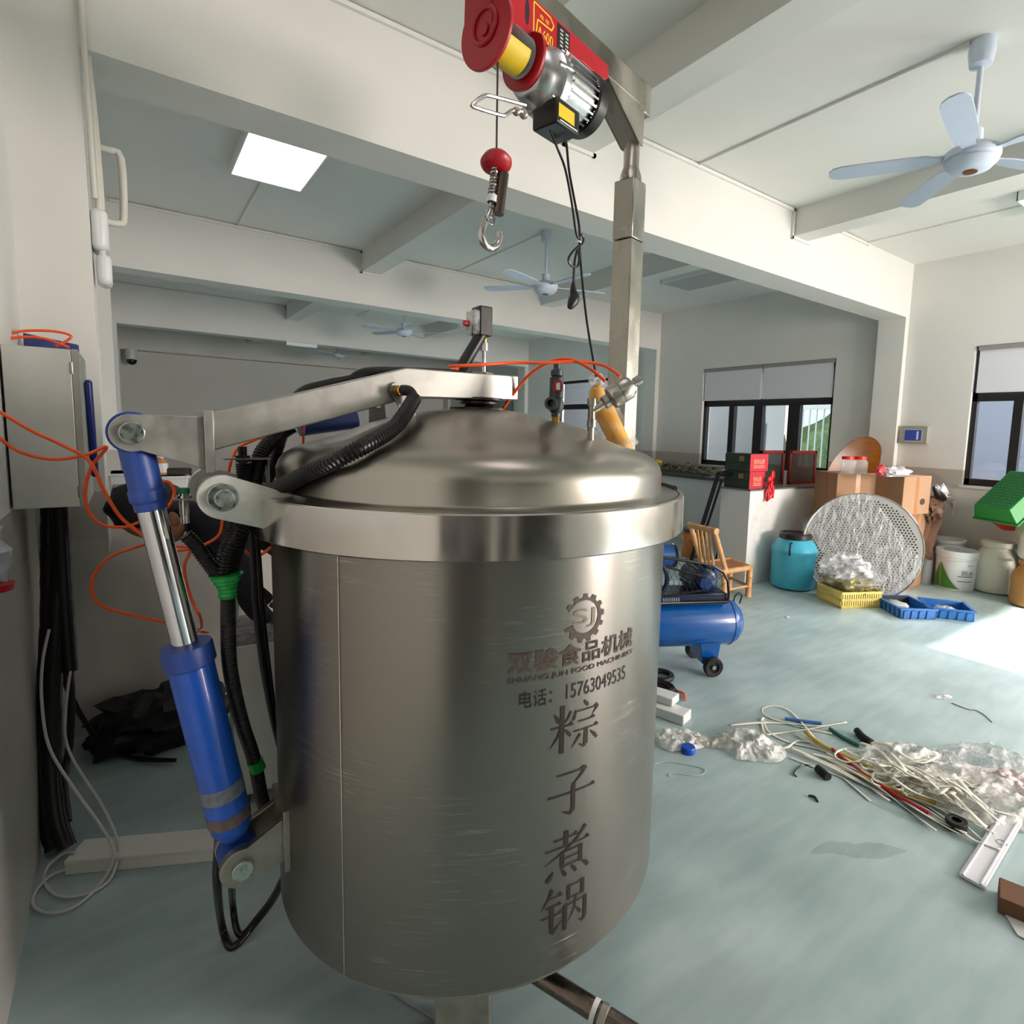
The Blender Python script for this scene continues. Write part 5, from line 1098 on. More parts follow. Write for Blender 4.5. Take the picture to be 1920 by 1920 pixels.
carton('cardboard_box', 'brown cardboard box, lower of the stack next to the low white wall', (5.93, 2.98, 0), (.44, .44, .395), lz)
carton('cardboard_box', 'brown cardboard box, middle of the stack next to the low white wall', (5.93, 2.98, .396), (.44, .44, .39), lz)
carton('cardboard_box', 'brown cardboard box, topmost of the stack carrying two red lidded jars', (5.92, 2.96, .787), (.44, .43, .365), lz)
for k, (px, lab) in enumerate(((1588, 'clear jar with red lid on the box stack, nearer the framed panels'), (1611, 'clear jar with red lid on the box stack, nearer the white bag'))):
    q = fl(px, 888, 1.153)
    t = thing('clear_jar', lab, 'jar', tuple(q), 'red lidded clear jars')
    obj('jar_body', MB().lathe([(0, .0), (.065, 0), (.072, .01), (.072, .12), (.055, .14), (.052, .145)], q, 28), mat('clear jar plastic', (.95, .95, .95), .05, alpha=.28), t)
    obj('lid', MB().lathe([(.056, .143), (.058, .143), (.058, .172), (0, .174)], q, 28), mat('red lid', (.85, .14, .12), .4), t)
q = fl(1672, 893, 1.155)
t = thing('bag_pile', 'white plastic bag with a red patch lying on the topmost cardboard box', 'plastic bag', tuple(q))
obj('white_bag', MB().blob(q+Vector((.08, .02, .035)), .20, 5, .3, 32, 16, (1.05, .6, .28), flat=1.153), mat('white bag plastic', (.86, .84, .86), .35, alpha=.92), t)
obj('red_patch', MB().blob(q+Vector((-.10, .06, .05)), .07, 7, .3, 18, 12, (.9, .6, .8), flat=1.153), mat('red print film', (.80, .22, .25), .4), t)
# round wooden table top leaning on the column
t = thing('round_table_top', 'round varnished wooden table top leaning on the column behind the boxes', 'table top', (6.85, 3.0, .9))
c_ = Vector((6.55, 3.22, 1.138)); nr = Vector((-.805, .445, .393)).normalized()
obj('disc', MB().lathe([(0, -.012), (.41, -.012), (.42, -.006), (.42, .006), (.41, .012), (0, .012)], c_, 64, nr), mat('varnished wood', (.80, .46, .14), .5, spec=.12, noise=.14, scale=5, stretch=(1, 1, 6)), t)
obj('edge_band', MB().lathe([(.421, -.008), (.424, -.008), (.424, .008), (.421, .008)], c_, 64, nr), mat('dark edge', (.35, .22, .12), .5), t)

# perforated steel plate wrapped in film
dc = rho(1614, 1026, 6.05); dn = Vector((-.87, -.40, .22)).normalized()
t = thing('perforated_plate', 'large round perforated steel plate half wrapped in film, leaning on the boxes', 'perforated plate', (dc.x, dc.y, 0))
def perf():
    M = bpy.data.materials.new('perforated steel'); M.use_nodes = True; nt = M.node_tree; b = nt.nodes['Principled BSDF']
    b.inputs['Roughness'].default_value = .42; b.inputs['Metallic'].default_value = .55
    at_ = nt.nodes.new('ShaderNodeAttribute'); at_.attribute_name = 'uvp'
    b.inputs['Base Color'].default_value = (*lin((.78, .78, .76)), 1); nt.nodes.remove(at_); return M
PRF = perf(); ex, ey, _ = frame(dn)
if abs(ex.z) > abs(ey.z): ex, ey = ey, ex
if ey.z < 0: ey = -ey
RP = .512
obj('plate', MB().lathe([(0, -.005), (RP, -.005), (RP, .005), (0, .005)], dc, 96, dn), PRF, t)
obj('edge_ring', MB().torus(dc, RP, .009, dn, 96, 8), STEELP, t)
mb = MB(); pit = .0285
for i in range(-18, 19):
    for j in range(-21, 22):
        x, y = (i+.5*(j % 2))*pit, j*pit*.866
        if math.hypot(x, y) < RP-.05: mb.prism([(.0088*math.cos(k*PI/4), .0088*math.sin(k*PI/4)) for k in range(8)], dc+ex*x+ey*y+dn*.0051, ex, ey, dn, 0, .0004)
obj('holes', mb, mat('dark hole', (.20, .19, .18), .8), t, flat=True)['kind'] = 'stuff'
mb = MB(); vs, fs = [], []; NX, NY = 44, 40
from mathutils import noise as nz
for j in range(NY+1):
    for i in range(NX+1):
        u_, v_ = -.62+1.24*i/NX, -.31+.66*j/NY
        x, y = u_*math.cos(R(38))-v_*math.sin(R(38))*1.0, -(u_*math.sin(R(38))+v_*math.cos(R(38)))
        y = -y*1.0; x, y = -v_*.78+u_*.62, u_*.78+v_*.62
        x = -x if False else x
        rr = math.hypot(x, y)
        if rr > RP*1.0: x, y = x*RP/rr, y*RP/rr
        h_ = .012+.022*abs(nz.noise(Vector((x*9, y*4, 1))))+.014*abs(nz.noise(Vector((x*24, y*14, 5))))
        vs.append(dc+ex*x+ey*y+dn*h_)
fs = [[j*(NX+1)+i, j*(NX+1)+i+1, (j+1)*(NX+1)+i+1, (j+1)*(NX+1)+i] for j in range(NY) for i in range(NX)]
obj('wrapping_film', mb.add(vs, fs), film('crinkled wrap', (.93, .94, .95), .25, .12, .8, 11, (1, 4, 1), (R(52), 0, 0)), t, angle=180)

# yellow basket of wrapped goods
q = Vector((4.93, 2.46, 0)); e1 = Vector((.74, -.67, 0)); P0, P1, P2 = fl(1531, 1120), fl(1577, 1142), fl(1634, 1112)
t = thing('yellow_basket', 'yellow plastic crate of gold bags and clear film before the perforated plate', 'basket', tuple(P1))
ea, eb = (P0-P1).normalized(), (P2-P1).normalized(); la, lb = (P0-P1).length, (P2-P1).length
eb = Vector((-ea.y, ea.x, 0)); eb = eb if eb.dot(P2-P1) > 0 else -eb; lb = .40
YB_ = mat('yellow plastic', (.91, .83, .48), .45)
mb = MB()
def wall_slots(mb, o, e, L_, nrm_, h=.15):
    n = int(L_/.022); mb.prism([(0, 0), (L_, 0), (L_, .02), (0, .02)], o, e, Zv, nrm_, -.008, 0); mb.prism([(0, h-.02), (L_, h-.02), (L_, h), (0, h)], o, e, Zv, nrm_, -.010, .004); mb.prism([(0, h*.45), (L_, h*.45), (L_, h*.58), (0, h*.58)], o, e, Zv, nrm_, -.008, 0)
    for k in range(n+1): a = k*L_/n; mb.prism([(max(0, a-.006), 0), (min(L_, a+.006), 0), (min(L_, a+.006), h), (max(0, a-.006), h)], o, e, Zv, nrm_, -.008, 0)
wall_slots(mb, P1, ea, la, -eb); wall_slots(mb, P1, eb, lb, -ea); wall_slots(mb, P1+eb*lb, ea, la, eb); wall_slots(mb, P1+ea*la, eb, lb, ea)
mb.prism([(0, 0), (la, 0), (la, lb), (0, lb)], P1, ea, eb, Zv, .004, .012)
obj('crate', mb, YB_, t)
cc = P1+ea*la/2+eb*lb/2
obj('gold_bags', MB().blob(cc+Vector((0, 0, .185)), .20, 3, .28, 36, 20, (.98, .92, .55)), mat('gold foil film', (.55, .50, .28), .22, .5, noise=.5, scale=14, bump=.5, bscale=20), t)
obj('clear_film', MB().blob(cc+Vector((-.02, .04, .32)), .20, 9, .28, 44, 26, (1.1, 1.0, .62)), film('crumpled clear film', (.92, .93, .94), .40, .2, .4, 12), t)
obj('film_skirt', MB().blob(cc+Vector((.03, -.0, .24)), .25, 5, .28, 40, 22, (1.12, .95, .35)), film('thin crumpled film', (.92, .93, .94), .16, .2, .4, 12), t)

# blue crates
TB = mat('mid blue crate plastic', (.16, .42, .70), .42)
def tray(label, o, e, L_, Wd, tilt=0.0):
    o = Vector(o); e = Vector(e).normalized(); n_ = Vector((-e.y, e.x, 0)); z_ = Zv.copy()
    if tilt: z_ = (Zv+n_*tilt*0+e*-tilt).normalized(); e = (e-z_*e.dot(z_)).normalized()
    t = thing('blue_crate', label, 'crate', tuple(o), 'blue plastic crates'); h = .09; w_ = .012
    mb = MB(); mb.prism([(0, 0), (L_, 0), (L_, Wd), (0, Wd)], o, e, n_, z_, .002, .012)
    for oo, d1, LL_, d2 in ((o, e, L_, n_), (o+n_*Wd, e, L_, -n_), (o, n_, Wd, e), (o+e*L_, n_, Wd, -e)):
        mb.prism([(0, .002), (LL_, .002), (LL_, h), (0, h)], oo, d1, z_, d2, 0, w_)
    obj('tub', mb, TB, t, .002)
    mb = MB()
    for oo, d1, LL_, d2 in ((o, e, L_, -n_), (o+n_*Wd, e, L_, n_), (o, n_, Wd, -e), (o+e*L_, n_, Wd, e)):
        for k in range(int(LL_/.065)): mb.prism([(.02+k*.065, .004), (.06+k*.065, .004), (.055+k*.065, h-.02), (.025+k*.065, h-.02)], oo, d1, z_, d2, 0, .009)
        mb.prism([(-.012, h-.012), (LL_+.012, h-.012), (LL_+.012, h), (-.012, h)], oo, d1, z_, d2, 0, .014)
    obj('ribs', mb, TB, t, .001)
    return t, o, e, n_, z_
pa, pb = fl(1690, 1158), fl(1741, 1160)
ee = Vector((.35, -.26, 0)).normalized()
t, o, e, n_, z_ = tray('blue plastic crate lying flat before the cardboard boxes, nearer the yellow crate', fl(1688, 1160), (.80, -.60, 0), .30, .40)
obj('packets', MB().blob(o+e*.10+n_*.25+z_*.05, .08, 4, .3, 20, 12, (1, 1.3, .4)), mat('grey printed packet', (.65, .65, .64), .4), t)
obj('dark_liner', MB().prism([(.0, .0), (.27, 0), (.27, .085), (0, .075)], o+e*.015+n_*.37+z_*.012, e, z_, n_, 0, .006), mat('dark liner', (.12, .15, .2), .5), t)
t, o, e, n_, z_ = tray('blue plastic crate lying tilted beside the flat one, nearer the sun patch', fl(1738, 1160)+Vector((.06, .02, .0)), (.55, -.83, 0), .34, .30)
obj('packets', MB().blob(o+e*.17+n_*.16+z_*.04, .08, 6, .3, 20, 12, (1.2, 1, .35)), mat('grey printed packet', (.65, .65, .64), .4), t)

# buckets, jugs and drums along the right wall
JUG = mat('milky jug plastic', (.83, .82, .76), .42)
def jug(label, c, r_, h, M=JUG, lid=True, grp='milky plastic jugs'):
    t = thing('plastic_jug', label, 'jug', tuple(c), grp)
    obj('body', MB().lathe([(0, .004), (r_*.80, 0), (r_*.95, .02), (r_, h*.14), (r_*.97, h*.3), (r_*.97, h*.52), (r_, h*.62), (r_*.93, h*.72), (r_*.70, h*.86), (r_*.66, h*.90), (r_*.66, h)], c, 36), M, t)
    if lid: obj('lid', MB().lathe([(r_*.68, h*.92), (r_*.74, h*.93), (r_*.74, h*1.01), (r_*.70, h*1.03), (0, h*1.03)], c, 36), M, t)
    for a in (215, 35):
        d1 = Vector((math.cos(R(a)), math.sin(R(a)), 0)); tq = Vector((-d1.y, d1.x, 0)); c2 = Vector(c)
        obj('handle', MB().tube([c2+d1*r_*.88+tq*.05+Zv*h*.74, c2+d1*r_*1.05+tq*.04+Zv*h*.74, c2+d1*r_*1.05-tq*.04+Zv*h*.74, c2+d1*r_*.88-tq*.05+Zv*h*.74], .009, 8, 4), M, t)
    return t
jug('milky white plastic jug with lid on the floor, right of the leaf print bucket', Vector((6.92, 1.86, 0)), .20, .50)
jug('amber brown plastic jug on the floor at the right edge below the stacked jugs', Vector((6.60, 1.47, 0)), .18, .42, mat('amber jug plastic', (.70, .50, .28), .4), True)
q = Vector((6.93, 1.53, 0)); t = thing('teal_drum', 'teal plastic drum on the floor carrying a milky jug', 'drum', tuple(q))
obj('body', MB().lathe([(0, .0), (.13, 0), (.14, .03), (.14, .50), (.13, .56), (.125, .575), (0, .58)], q, 32), mat('dark teal plastic', (.22, .52, .56), .45), t)
jug('milky jug standing on the teal drum beside the green basket', Vector((6.93, 1.59, .582)), .15, .38)
jug('small milky jug standing on the amber jug at the right edge', Vector((6.60, 1.47, .438)), .15, .36, JUG)
bk = fl(1787, 1108); bk = Vector((bk.x+.17, bk.y+.05, 0))
t = thing('white_bucket', 'white paint bucket with green leaf print beside the cardboard boxes', 'bucket', tuple(bk))
br0, br1, bh = .165, .188, .40
obj('pail', MB().lathe([(0, .004), (br0, 0), (br0+.004, .01), (br1-.004, bh*.84), (br1+.006, bh*.85), (br1+.006, bh*.89), (br1, bh*.90), (br1+.004, bh*.985), (br1+.004, bh), (br1-.006, bh), (br0-.01, .02), (0, .02)], bk, 48), WHITEP, t)
ac0 = math.atan2(-bk.y, -bk.x)
def onpail(a, z): r_ = br0+.006+(br1-br0)*z/bh; return Vector((bk.x+r_*math.cos(ac0+a), bk.y+r_*math.sin(ac0+a), z))
for nm, cA, cB, M in (('leaf_print', -1.05, .35, mat('leaf green', (.27, .50, .17), .45)), ):
    vs, fs = [], []; n = 18
    for i in range(n+1):
        s_ = i/n; z0 = .02; z1 = .02+(.27*(max(0, 1-(s_-.3)/.7))**1.7 if s_ > .3 else .27*(.35+.65*s_/.3))
        a = -1.25+1.60*s_
        vs += [onpail(a, .02+.0*s_), onpail(a-.0, z1)]
    obj(nm, MB().add(vs, [[2*i, 2*i+1, 2*i+3, 2*i+2] for i in range(n)]), M, t)
mb = MB(); mb.add([onpail(-.80+.012*k, z) for z in (.02, .27) for k in (0, 1, 2)], [[0, 1, 4, 3], [1, 2, 5, 4]]); obj('leaf_vein', mb, mat('pale leaf vein', (.85, .9, .75), .5), t)
vs, fs = text_fit('防水', .30, .95, .165, .215); mb = MB(); mb.add([onpail(a, z)+Vector((0, 0, 0)) for a, z in vs], fs)
vs, fs = text_fit('JS', .52, .80, .26, .275); mb.add([onpail(a, z) for a, z in vs], fs)
for z in (.15, .10): mb.add([onpail(.12+.08*k, zz) for zz in (z, z+.007) for k in range(11)], [[k, k+1, k+12, k+11] for k in range(10)])
obj('bucket_print', mb, mat('slate print', (.28, .34, .40), .5), t, flat=True)
obj('bail', MB().tube([bk+Vector((br1*math.cos(ac0+a)*1.03, br1*math.sin(ac0+a)*1.03, z)) for a, z in ((-1.2, .34), (-.6, .315), (0, .31), (.6, .315), (1.3, .345))], .003, 6), WHITEP, t)
q = Vector((6.97, 2.33, 0)); t = thing('white_tub', 'wide white bucket with open rim behind the milky jug', 'bucket', tuple(q))
obj('pail', MB().lathe([(0, .004), (.14, 0), (.16, .42), (.172, .43), (.172, .46), (.155, .46), (.135, .02), (0, .02)], q, 40), WHITEP, t)
obj('rim_band', MB().torus(q+Vector((0, 0, .39)), .159, .007, (0, 0, 1), 40, 8), WHITEP, t)
q = Vector((6.66, 2.40, 0)); t = thing('white_bottle', 'small white plastic bottle between the jacket and the buckets', 'bottle', tuple(q))
obj('body', MB().lathe([(0, 0), (.055, 0), (.06, .02), (.06, .30), (.045, .38), (.04, .40)], q, 28), WHITEP, t); obj('cap', MB().lathe([(.044, .385), (.046, .46), (0, .462)], q, 24), WHITEP, t)
# green and red baskets leaning over the jugs
GRB = mat('green plastic mesh', (.05, .52, .22), .45)
gc = pl(1908, 938, 0, 6.72); gn = Vector((-.60, .35, .72)).normalized()
t = thing('green_basket', 'green plastic mesh basket tipped over the milky jugs at the right edge', 'basket', (gc.x, gc.y, gc.z-.2))
ex, ey, _ = frame(gn)
mb = MB(); vs = []
for z, k in ((.0, 1.0), (.14, .82), (.128, .79), (.0, .96)):
    vs += [gc+ex*(sx_*.24*k)+ey*(sy_*.30*k)+gn*z for sx_, sy_ in ((-1, -1), (1, -1), (1, 1), (-1, 1))]
fs = [[3+4, 2+4, 1+4, 0+4], [8, 9, 10, 11]]+[[a+i_, a+(i_+1) % 4, a+4+(i_+1) % 4, a+4+i_] for a in (0, 8) for i_ in range(4)]+[[i_, (i_+1) % 4, 12+(i_+1) % 4, 12+i_] for i_ in range(4)]
obj('basket_shell', mb.add(vs, fs), GRB, t, .008)
mb = MB(); q4 = [gc+ex*(a*.245)+ey*(b*.305)+gn*.002 for a, b in ((-1, -1), (1, -1), (1, 1), (-1, 1))]; mb.tube(q4, .011, 8, 1, closed=True); obj('rim', mb, GRB, t)
mb = MB()
for k in range(14): mb.prism([(-.19, -.235+.036*k), (.19, -.235+.036*k), (.19, -.226+.036*k), (-.19, -.226+.036*k)], gc, ex, ey, gn, .1405, .143)
for k in range(10): mb.prism([(-.17+.036*k, -.24), (-.161+.036*k, -.24), (-.161+.036*k, .24), (-.17+.036*k, .24)], gc, ex, ey, gn, .1405, .143)
obj('mesh_lines', mb, mat('dark green ribs', (.03, .40, .16), .5), t)
rc = pl(1873, 985, 0, 6.98); t = thing('red_basin', 'red plastic basin edge under the green basket', 'basin', tuple(rc))
obj('basin', MB().lathe([(0, -.03), (.10, -.03), (.16, .04), (.15, .045), (.09, -.015), (0, -.015)], rc+Vector((.02, -.10, .02)), 28, (-.25, .1, 1)), mat('red basin plastic', (.80, .12, .10), .4), t)
# brown jacket, umbrella and cloth hung on the box stack
JK = mat('brown cloth', (.45, .32, .25), .9, noise=.15, scale=10); jq = pl(1772, 985, 1, 2.40)
t = thing('brown_jacket', 'brown cloth jacket draped over the side of the cardboard boxes', 'jacket', tuple(jq))
mb = MB(); vs, fs = [], []; NX, NY = 16, 22
for j in range(NY+1):
    for i in range(NX+1):
        s_, v_ = i/NX, j/NY; wd = .36-.16*v_; x = 6.56+wd*(s_-.25)+.03*math.sin(v_*6); z = .90-.62*v_+.02*math.sin(s_*9)
        y = 2.44-.10*math.sin(PI*s_)*(1-.3*v_)+.035*math.sin(s_*17+v_*4)+.02*nz.noise(Vector((s_*5, v_*5, 0)))
        vs.append((x, y, z))
fs = [[j*(NX+1)+i, j*(NX+1)+i+1, (j+1)*(NX+1)+i+1, (j+1)*(NX+1)+i] for j in range(NY) for i in range(NX)]
o = obj('cloth', mb.add(vs, fs), JK, t, angle=180); s2 = o.modifiers.new('thick', 'SOLIDIFY'); s2.thickness = .012
obj('folds', MB().blob((6.60, 2.36, .80), .13, 4, .5, 24, 16, (1.2, .5, 1)), JK, t)
t = thing('black_umbrella', 'folded black umbrella lying over the brown jacket', 'umbrella', (6.62, 2.36, .95))
obj('canopy', MB().tube([(6.46, 2.33, 1.04), (6.56, 2.30, .95), (6.72, 2.30, .90)], .03, 10, 4, rf=lambda t_, i: .012+.03*math.sin(PI*t_)), BLACK, t)
for k in range(4): obj('rib', MB().tube([(6.60, 2.30, .93), (6.75+.02*k, 2.27, .93-.035*k), (6.84, 2.27, .88-.05*k)], .004, 6, 3), STEELW, t)
q = pl(1765, 925, 1, 2.42); tag(obj('white_cloth', MB().blob(q+Vector((0, 0, 0)), .11, 6, .5, 24, 14, (1.1, .4, .8)), mat('white cloth', (.88, .88, .88), .8)), 'crumpled white cloth on top of the brown jacket', 'cloth')
# wall panel
t = thing('wall_controller', 'grey control panel with a blue screen on the wall beside the nearer window', 'control panel', (XR-.04, 2.82, 1.55))
obj('case', MB().bb((XR-.05, 2.675, 1.468), (XR-.001, 2.955, 1.665)), mat('grey green casing', (.60, .61, .56), .5), t, .006)
obj('screen', MB().bb((XR-.053, 2.735, 1.50), (XR-.0505, 2.91, 1.62)), mat('blue screen', (.15, .20, .45), .2, emit=(.2, .28, .6), estr=.25), t)
obj('screen_frame', MB().bb((XR-.0515, 2.725, 1.49), (XR-.0502, 2.92, 1.63)), mat('pale frame', (.72, .73, .72), .5), t)
obj('screen_figure', MB().bb((XR-.0538, 2.765, 1.512), (XR-.0531, 2.785, 1.605)), mat('pale screen mark', (.8, .85, .95), .4), t)

# ------------------------------------------------------------------ litter on the floor
random.seed(11)
STRAP = mat('white packing strap', (.86, .85, .80), .45); 
def strap(label, P, wd=.012, M=STRAP, grp='packing straps in the litter heap', cat='strap', name='packing_strap', z=.004):
    P = smooth_path([Vector((p[0], p[1], p[2] if len(p) > 2 else z)) for p in P], 8); vs, fs = [], []
    for i, p in enumerate(P):
        d = P[min(i+1, len(P)-1)]-P[max(i-1, 0)]; n_ = Vector((-d.y, d.x, 0)); n_ = n_.normalized()*wd/2 if n_.length > 1e-6 else Vector((wd/2, 0, 0)); tw = .35*math.sin(i*.21)
        n2 = n_+Vector((0, 0, n_.length*tw)); vs += [p-n2+Vector((0, 0, abs(n2.z))), p+n2+Vector((0, 0, abs(n2.z)))]
    fs = [[2*i, 2*i+1, 2*i+3, 2*i+2] for i in range(len(P)-1)]
    o = obj(name, MB().add(vs, fs), M); s2 = o.modifiers.new('thick', 'SOLIDIFY'); s2.thickness = .0016
    return tag(o, label, cat, grp)
def fz(x, y, z=.004): q = fl(x, y, z); return (q.x, q.y, z)
strap('white strap making the long narrow loop at the far end of the litter', [fz(*p) for p in ((1527, 1384), (1500, 1352), (1478, 1332), (1450, 1324), (1430, 1328), (1432, 1340), (1460, 1352), (1510, 1366), (1560, 1376))], .010)
strap('white strap lying straight towards the two crumpled bags', [fz(*p) for p in ((1368, 1360), (1420, 1356), (1470, 1356), (1530, 1362), (1587, 1354))], .014)
strap('white strap curving back in a wide bow beside the bags', [fz(*p) for p in ((1560, 1358), (1510, 1368), (1460, 1374), (1434, 1376), (1428, 1352), (1432, 1346))], .012)
strap('white strap running from the far loop under the yellow tube', [fz(*p) for p in ((1432, 1350), (1440, 1372), (1480, 1392), (1530, 1404), (1575, 1418))], .012)
strap('white strap with a bent end near the black grip', [fz(*p) for p in ((1445, 1404), (1475, 1402), (1492, 1390), (1515, 1392), (1540, 1396))], .012)
strap('white strap ending in a spike nearest the camera side of the litter', [fz(*p) for p in ((1480, 1420), (1530, 1440), (1575, 1456), (1600, 1475), (1632, 1502))], .011)
for k in range(16):
    x0 = random.uniform(1475, 1640); y0 = 1372+(x0-1475)*.42+random.uniform(-10, 22); L_ = random.uniform(140, 330); sl = random.uniform(.38, .62); P = []
    for i in range(5):
        s_ = i/4; P.append(fz(x0+L_*s_, y0+L_*sl*s_+14*math.sin(s_*5+k)*random.uniform(.2, 1), .004+.02*random.random()))
    strap('white packing strap tangled in the middle of the litter heap', P, random.uniform(.008, .016))
for k in range(22):
    x0 = random.uniform(1600, 1760); y0 = 1405+(x0-1600)*.47+random.uniform(-22, 14); L_ = random.uniform(80, 165); sl = random.uniform(.1, .6); P = []
    for i in range(5):
        s_ = i/4; P.append(fz(x0+L_*s_, y0+L_*sl*s_+18*math.sin(s_*6+k*1.7)*random.uniform(.3, 1), .02+.05*math.sin(PI*s_)*random.random()+.02*random.random()))
    strap('white packing strap lying over the film bundles of the litter heap', P, random.uniform(.012, .026))
for k in range(10):
    cx_, cy_ = random.uniform(1590, 1720), 0; cy_ = 1415+(cx_-1590)*.45+random.uniform(-14, 14); rr_ = random.uniform(14, 40)
    strap('white packing strap tangled in the middle of the litter heap', [fz(cx_+rr_*math.cos(a), cy_+rr_*.45*math.sin(a), .01+.03*abs(math.sin(a*1.5+k))) for a in [i*.9 for i in range(7)]], .010)
def tubep(label, pts, r_, M, name='plastic_tube', z=.009): return tag(obj(name, MB().tube([Vector(fz(x, y, z)) for x, y in pts], r_, 8, 6), M), label, 'tube')
tubep('yellow tube in the litter, longest, at its far end', [(1510, 1372), (1540, 1396), (1590, 1420), (1640, 1445), (1700, 1475)], .009, mat('mustard tube', (.78, .66, .22), .45), z=.018)
tubep('yellow thin tube in the litter beside the red tube', [(1610, 1450), (1640, 1466), (1700, 1490), (1755, 1505)], .007, mat('mustard tube', (.78, .66, .22), .45), z=.02)
tubep('red tube in the litter with its end on bare floor', [(1560, 1405), (1600, 1438), (1650, 1472), (1700, 1502), (1742, 1525)], .009, mat('dark red tube', (.66, .10, .16), .4), z=.02)
tubep('green flat tube in the far part of the litter', [(1556, 1366), (1580, 1382), (1610, 1398)], .009, mat('teal green tube', (.12, .42, .38), .45))
tubep('blue flat tube under the far white straps', [(1472, 1347), (1500, 1351), (1540, 1356)], .008, mat('blue tube', (.20, .40, .66), .45))
for lab, pts, r_ in (('black foam grip on the far side of the litter', ((1607, 1370), (1618, 1382), (1634, 1393)), .018), ('black rubber grip lying on the near side of the litter', ((1532, 1440), (1542, 1447), (1553, 1457)), .017)):
    tag(obj('black_grip', MB().tube([Vector(fz(x, y, r_+.001)) for x, y in pts], r_, 12, 4), RUBBER), lab, 'grip')
tag(obj('black_wire', MB().tube([Vector(fz(x, y, .004)) for x, y in ((1525, 1437), (1508, 1434), (1495, 1440), (1488, 1450), (1494, 1456))], .003, 6), HOSE), 'short black cord trailing from the near grip', 'cord')
tag(obj('black_offcut', MB().tube([Vector(fz(x, y, .004)) for x, y in ((1516, 1492), (1527, 1494), (1533, 1503))], .005, 6, rf=None), HOSE), 'curled black offcut alone on the bare floor before the litter', 'offcut')
BAGW = film('white bag film', (.93, .93, .92), .55, .28, .6, 16)
def bagl(label, x, y, r_, seed, sc=(1, .7, .5), M=None, amp=.5, name='plastic_bag'):
    # a crumpled sheet of film lying on the floor: ragged outline, ridged folds
    q = fl(x, y); N = 40; vs = []; a0 = seed*1.37; ca, sa = math.cos(a0), math.sin(a0)
    for j in range(N+1):
        for i in range(N+1):
            u, v = 2*i/N-1, 2*j/N-1; k = max(abs(u), abs(v)); l = math.hypot(u, v); f = k/l if l > 1e-6 else 1
            u, v = u*f, v*f; th = math.atan2(v, u); ed = 1+.28*nz.noise(Vector((math.cos(th)*1.6, math.sin(th)*1.6, seed*3.7)))
            X, Y = u*r_*1.15*ed, v*r_*1.15*ed; p = Vector((X/r_*2.1, Y/r_*2.1, seed*5.1))
            X += r_*.10*nz.noise(p*1.7+Vector((9, 0, 0))); Y += r_*.10*nz.noise(p*1.7+Vector((0, 9, 0)))
            h = .62*(1-abs(nz.noise(p*.8))*1.9)+.36*(1-abs(nz.noise(p*2.0))*2)+.13*(1-abs(nz.noise(p*4.6))*2)
            h = max(0, h)*r_*sc[2]*.85*max(0, 1-k**2.6)+.004+.006*abs(nz.noise(p*3))
            X, Y = X*sc[0], Y*sc[1]
            vs.append((q.x+X*.83+Y*.56, q.y-X*.56+Y*.83, h))
    fs = [[j*(N+1)+i, j*(N+1)+i+1, (j+1)*(N+1)+i+1, (j+1)*(N+1)+i] for j in range(N) for i in range(N)]
    return tag(obj(name, MB().add(vs, fs), M or BAGW, angle=180), label, 'plastic bag')
bagl('crumpled white bag on the floor, nearest the kettle, above a blue strip', 1270, 1390, .12, 3)
bagl('crumpled white bag in front of the looped straps', 1405, 1400, .15, 5, (.9, .8, .45))
bagl('long twisted grey white bag beside the crumpled white bags', 1345, 1392, .13, 8, (1.1, .45, .35), film('greyish bag film', (.80, .78, .74), .55, .3, .6, 16))
q = fl(1290, 1410); t = thing('bottle_top', 'small blue plastic cap beside the bag nearest the kettle', 'cap', tuple(q))
obj('cap', MB().lathe([(0, .03), (.03, .03), (.034, .025), (.034, 0), (.028, 0), (.028, .02), (0, .02)], q, 24), mat('strong blue plastic', (.08, .30, .72), .4), t)
BAGC = film('clear litter film', (.9, .9, .9), .30, .15, .8, 22)
bagl('clear crumpled film at the right end of the litter', 1850, 1440, .20, 6, (1.1, .8, .5), BAGC, .45)
bagl('white film bundle in the thick part of the litter', 1690, 1425, .16, 7, (1.3, .6, .5), BAGW, .5)
bagl('white film bundle beside the red printed bag', 1800, 1478, .22, 9, (1.3, .6, .4), BAGW, .5)
bagl('white film bundle nearest the right edge, over the white panel', 1878, 1520, .17, 12, (1.3, .7, .45), BAGW, .5)
bagl('white bag with red printed marks at the right edge', 1893, 1478, .14, 14, (1.1, .8, .5), mat('red printed film', (.84, .78, .78), .4, noise=.25, scale=30), .4)
bagl('pinkish film scrap under the far strap loops', 1756, 1450, .10, 15, (1.2, .7, .5), BAGW, .5)
bagl('small clear film scrap on the far edge of the litter', 1765, 1418, .07, 17, (1.4, .6, .4), BAGC, .4)
q = fl(1792, 1552); t = thing('tape_roll', 'small black tape roll on the floor beside the white panel', 'tape roll', (q.x, q.y, 0))
obj('roll', MB().lathe([(.017, .0), (.036, 0), (.038, .004), (.038, .03), (.036, .034), (.017, .034), (.017, 0)], q, 32), RUBBER, t); obj('core', MB().lathe([(.0175, .033), (.022, .0345)], q, 32), mat('grey core', (.45, .46, .47), .5), t)
p1, p2, p3, p4 = [Vector(fz(*p, .003)) for p in ((1797, 1643), (1846, 1670), (1915, 1550), (1872, 1530))]
t = thing('plastic_sheet', 'flat white plastic panel lying on the floor under the litter end', 'panel', tuple(p1)); MPN = mat('white sheet panel', (.86, .86, .88), .35)
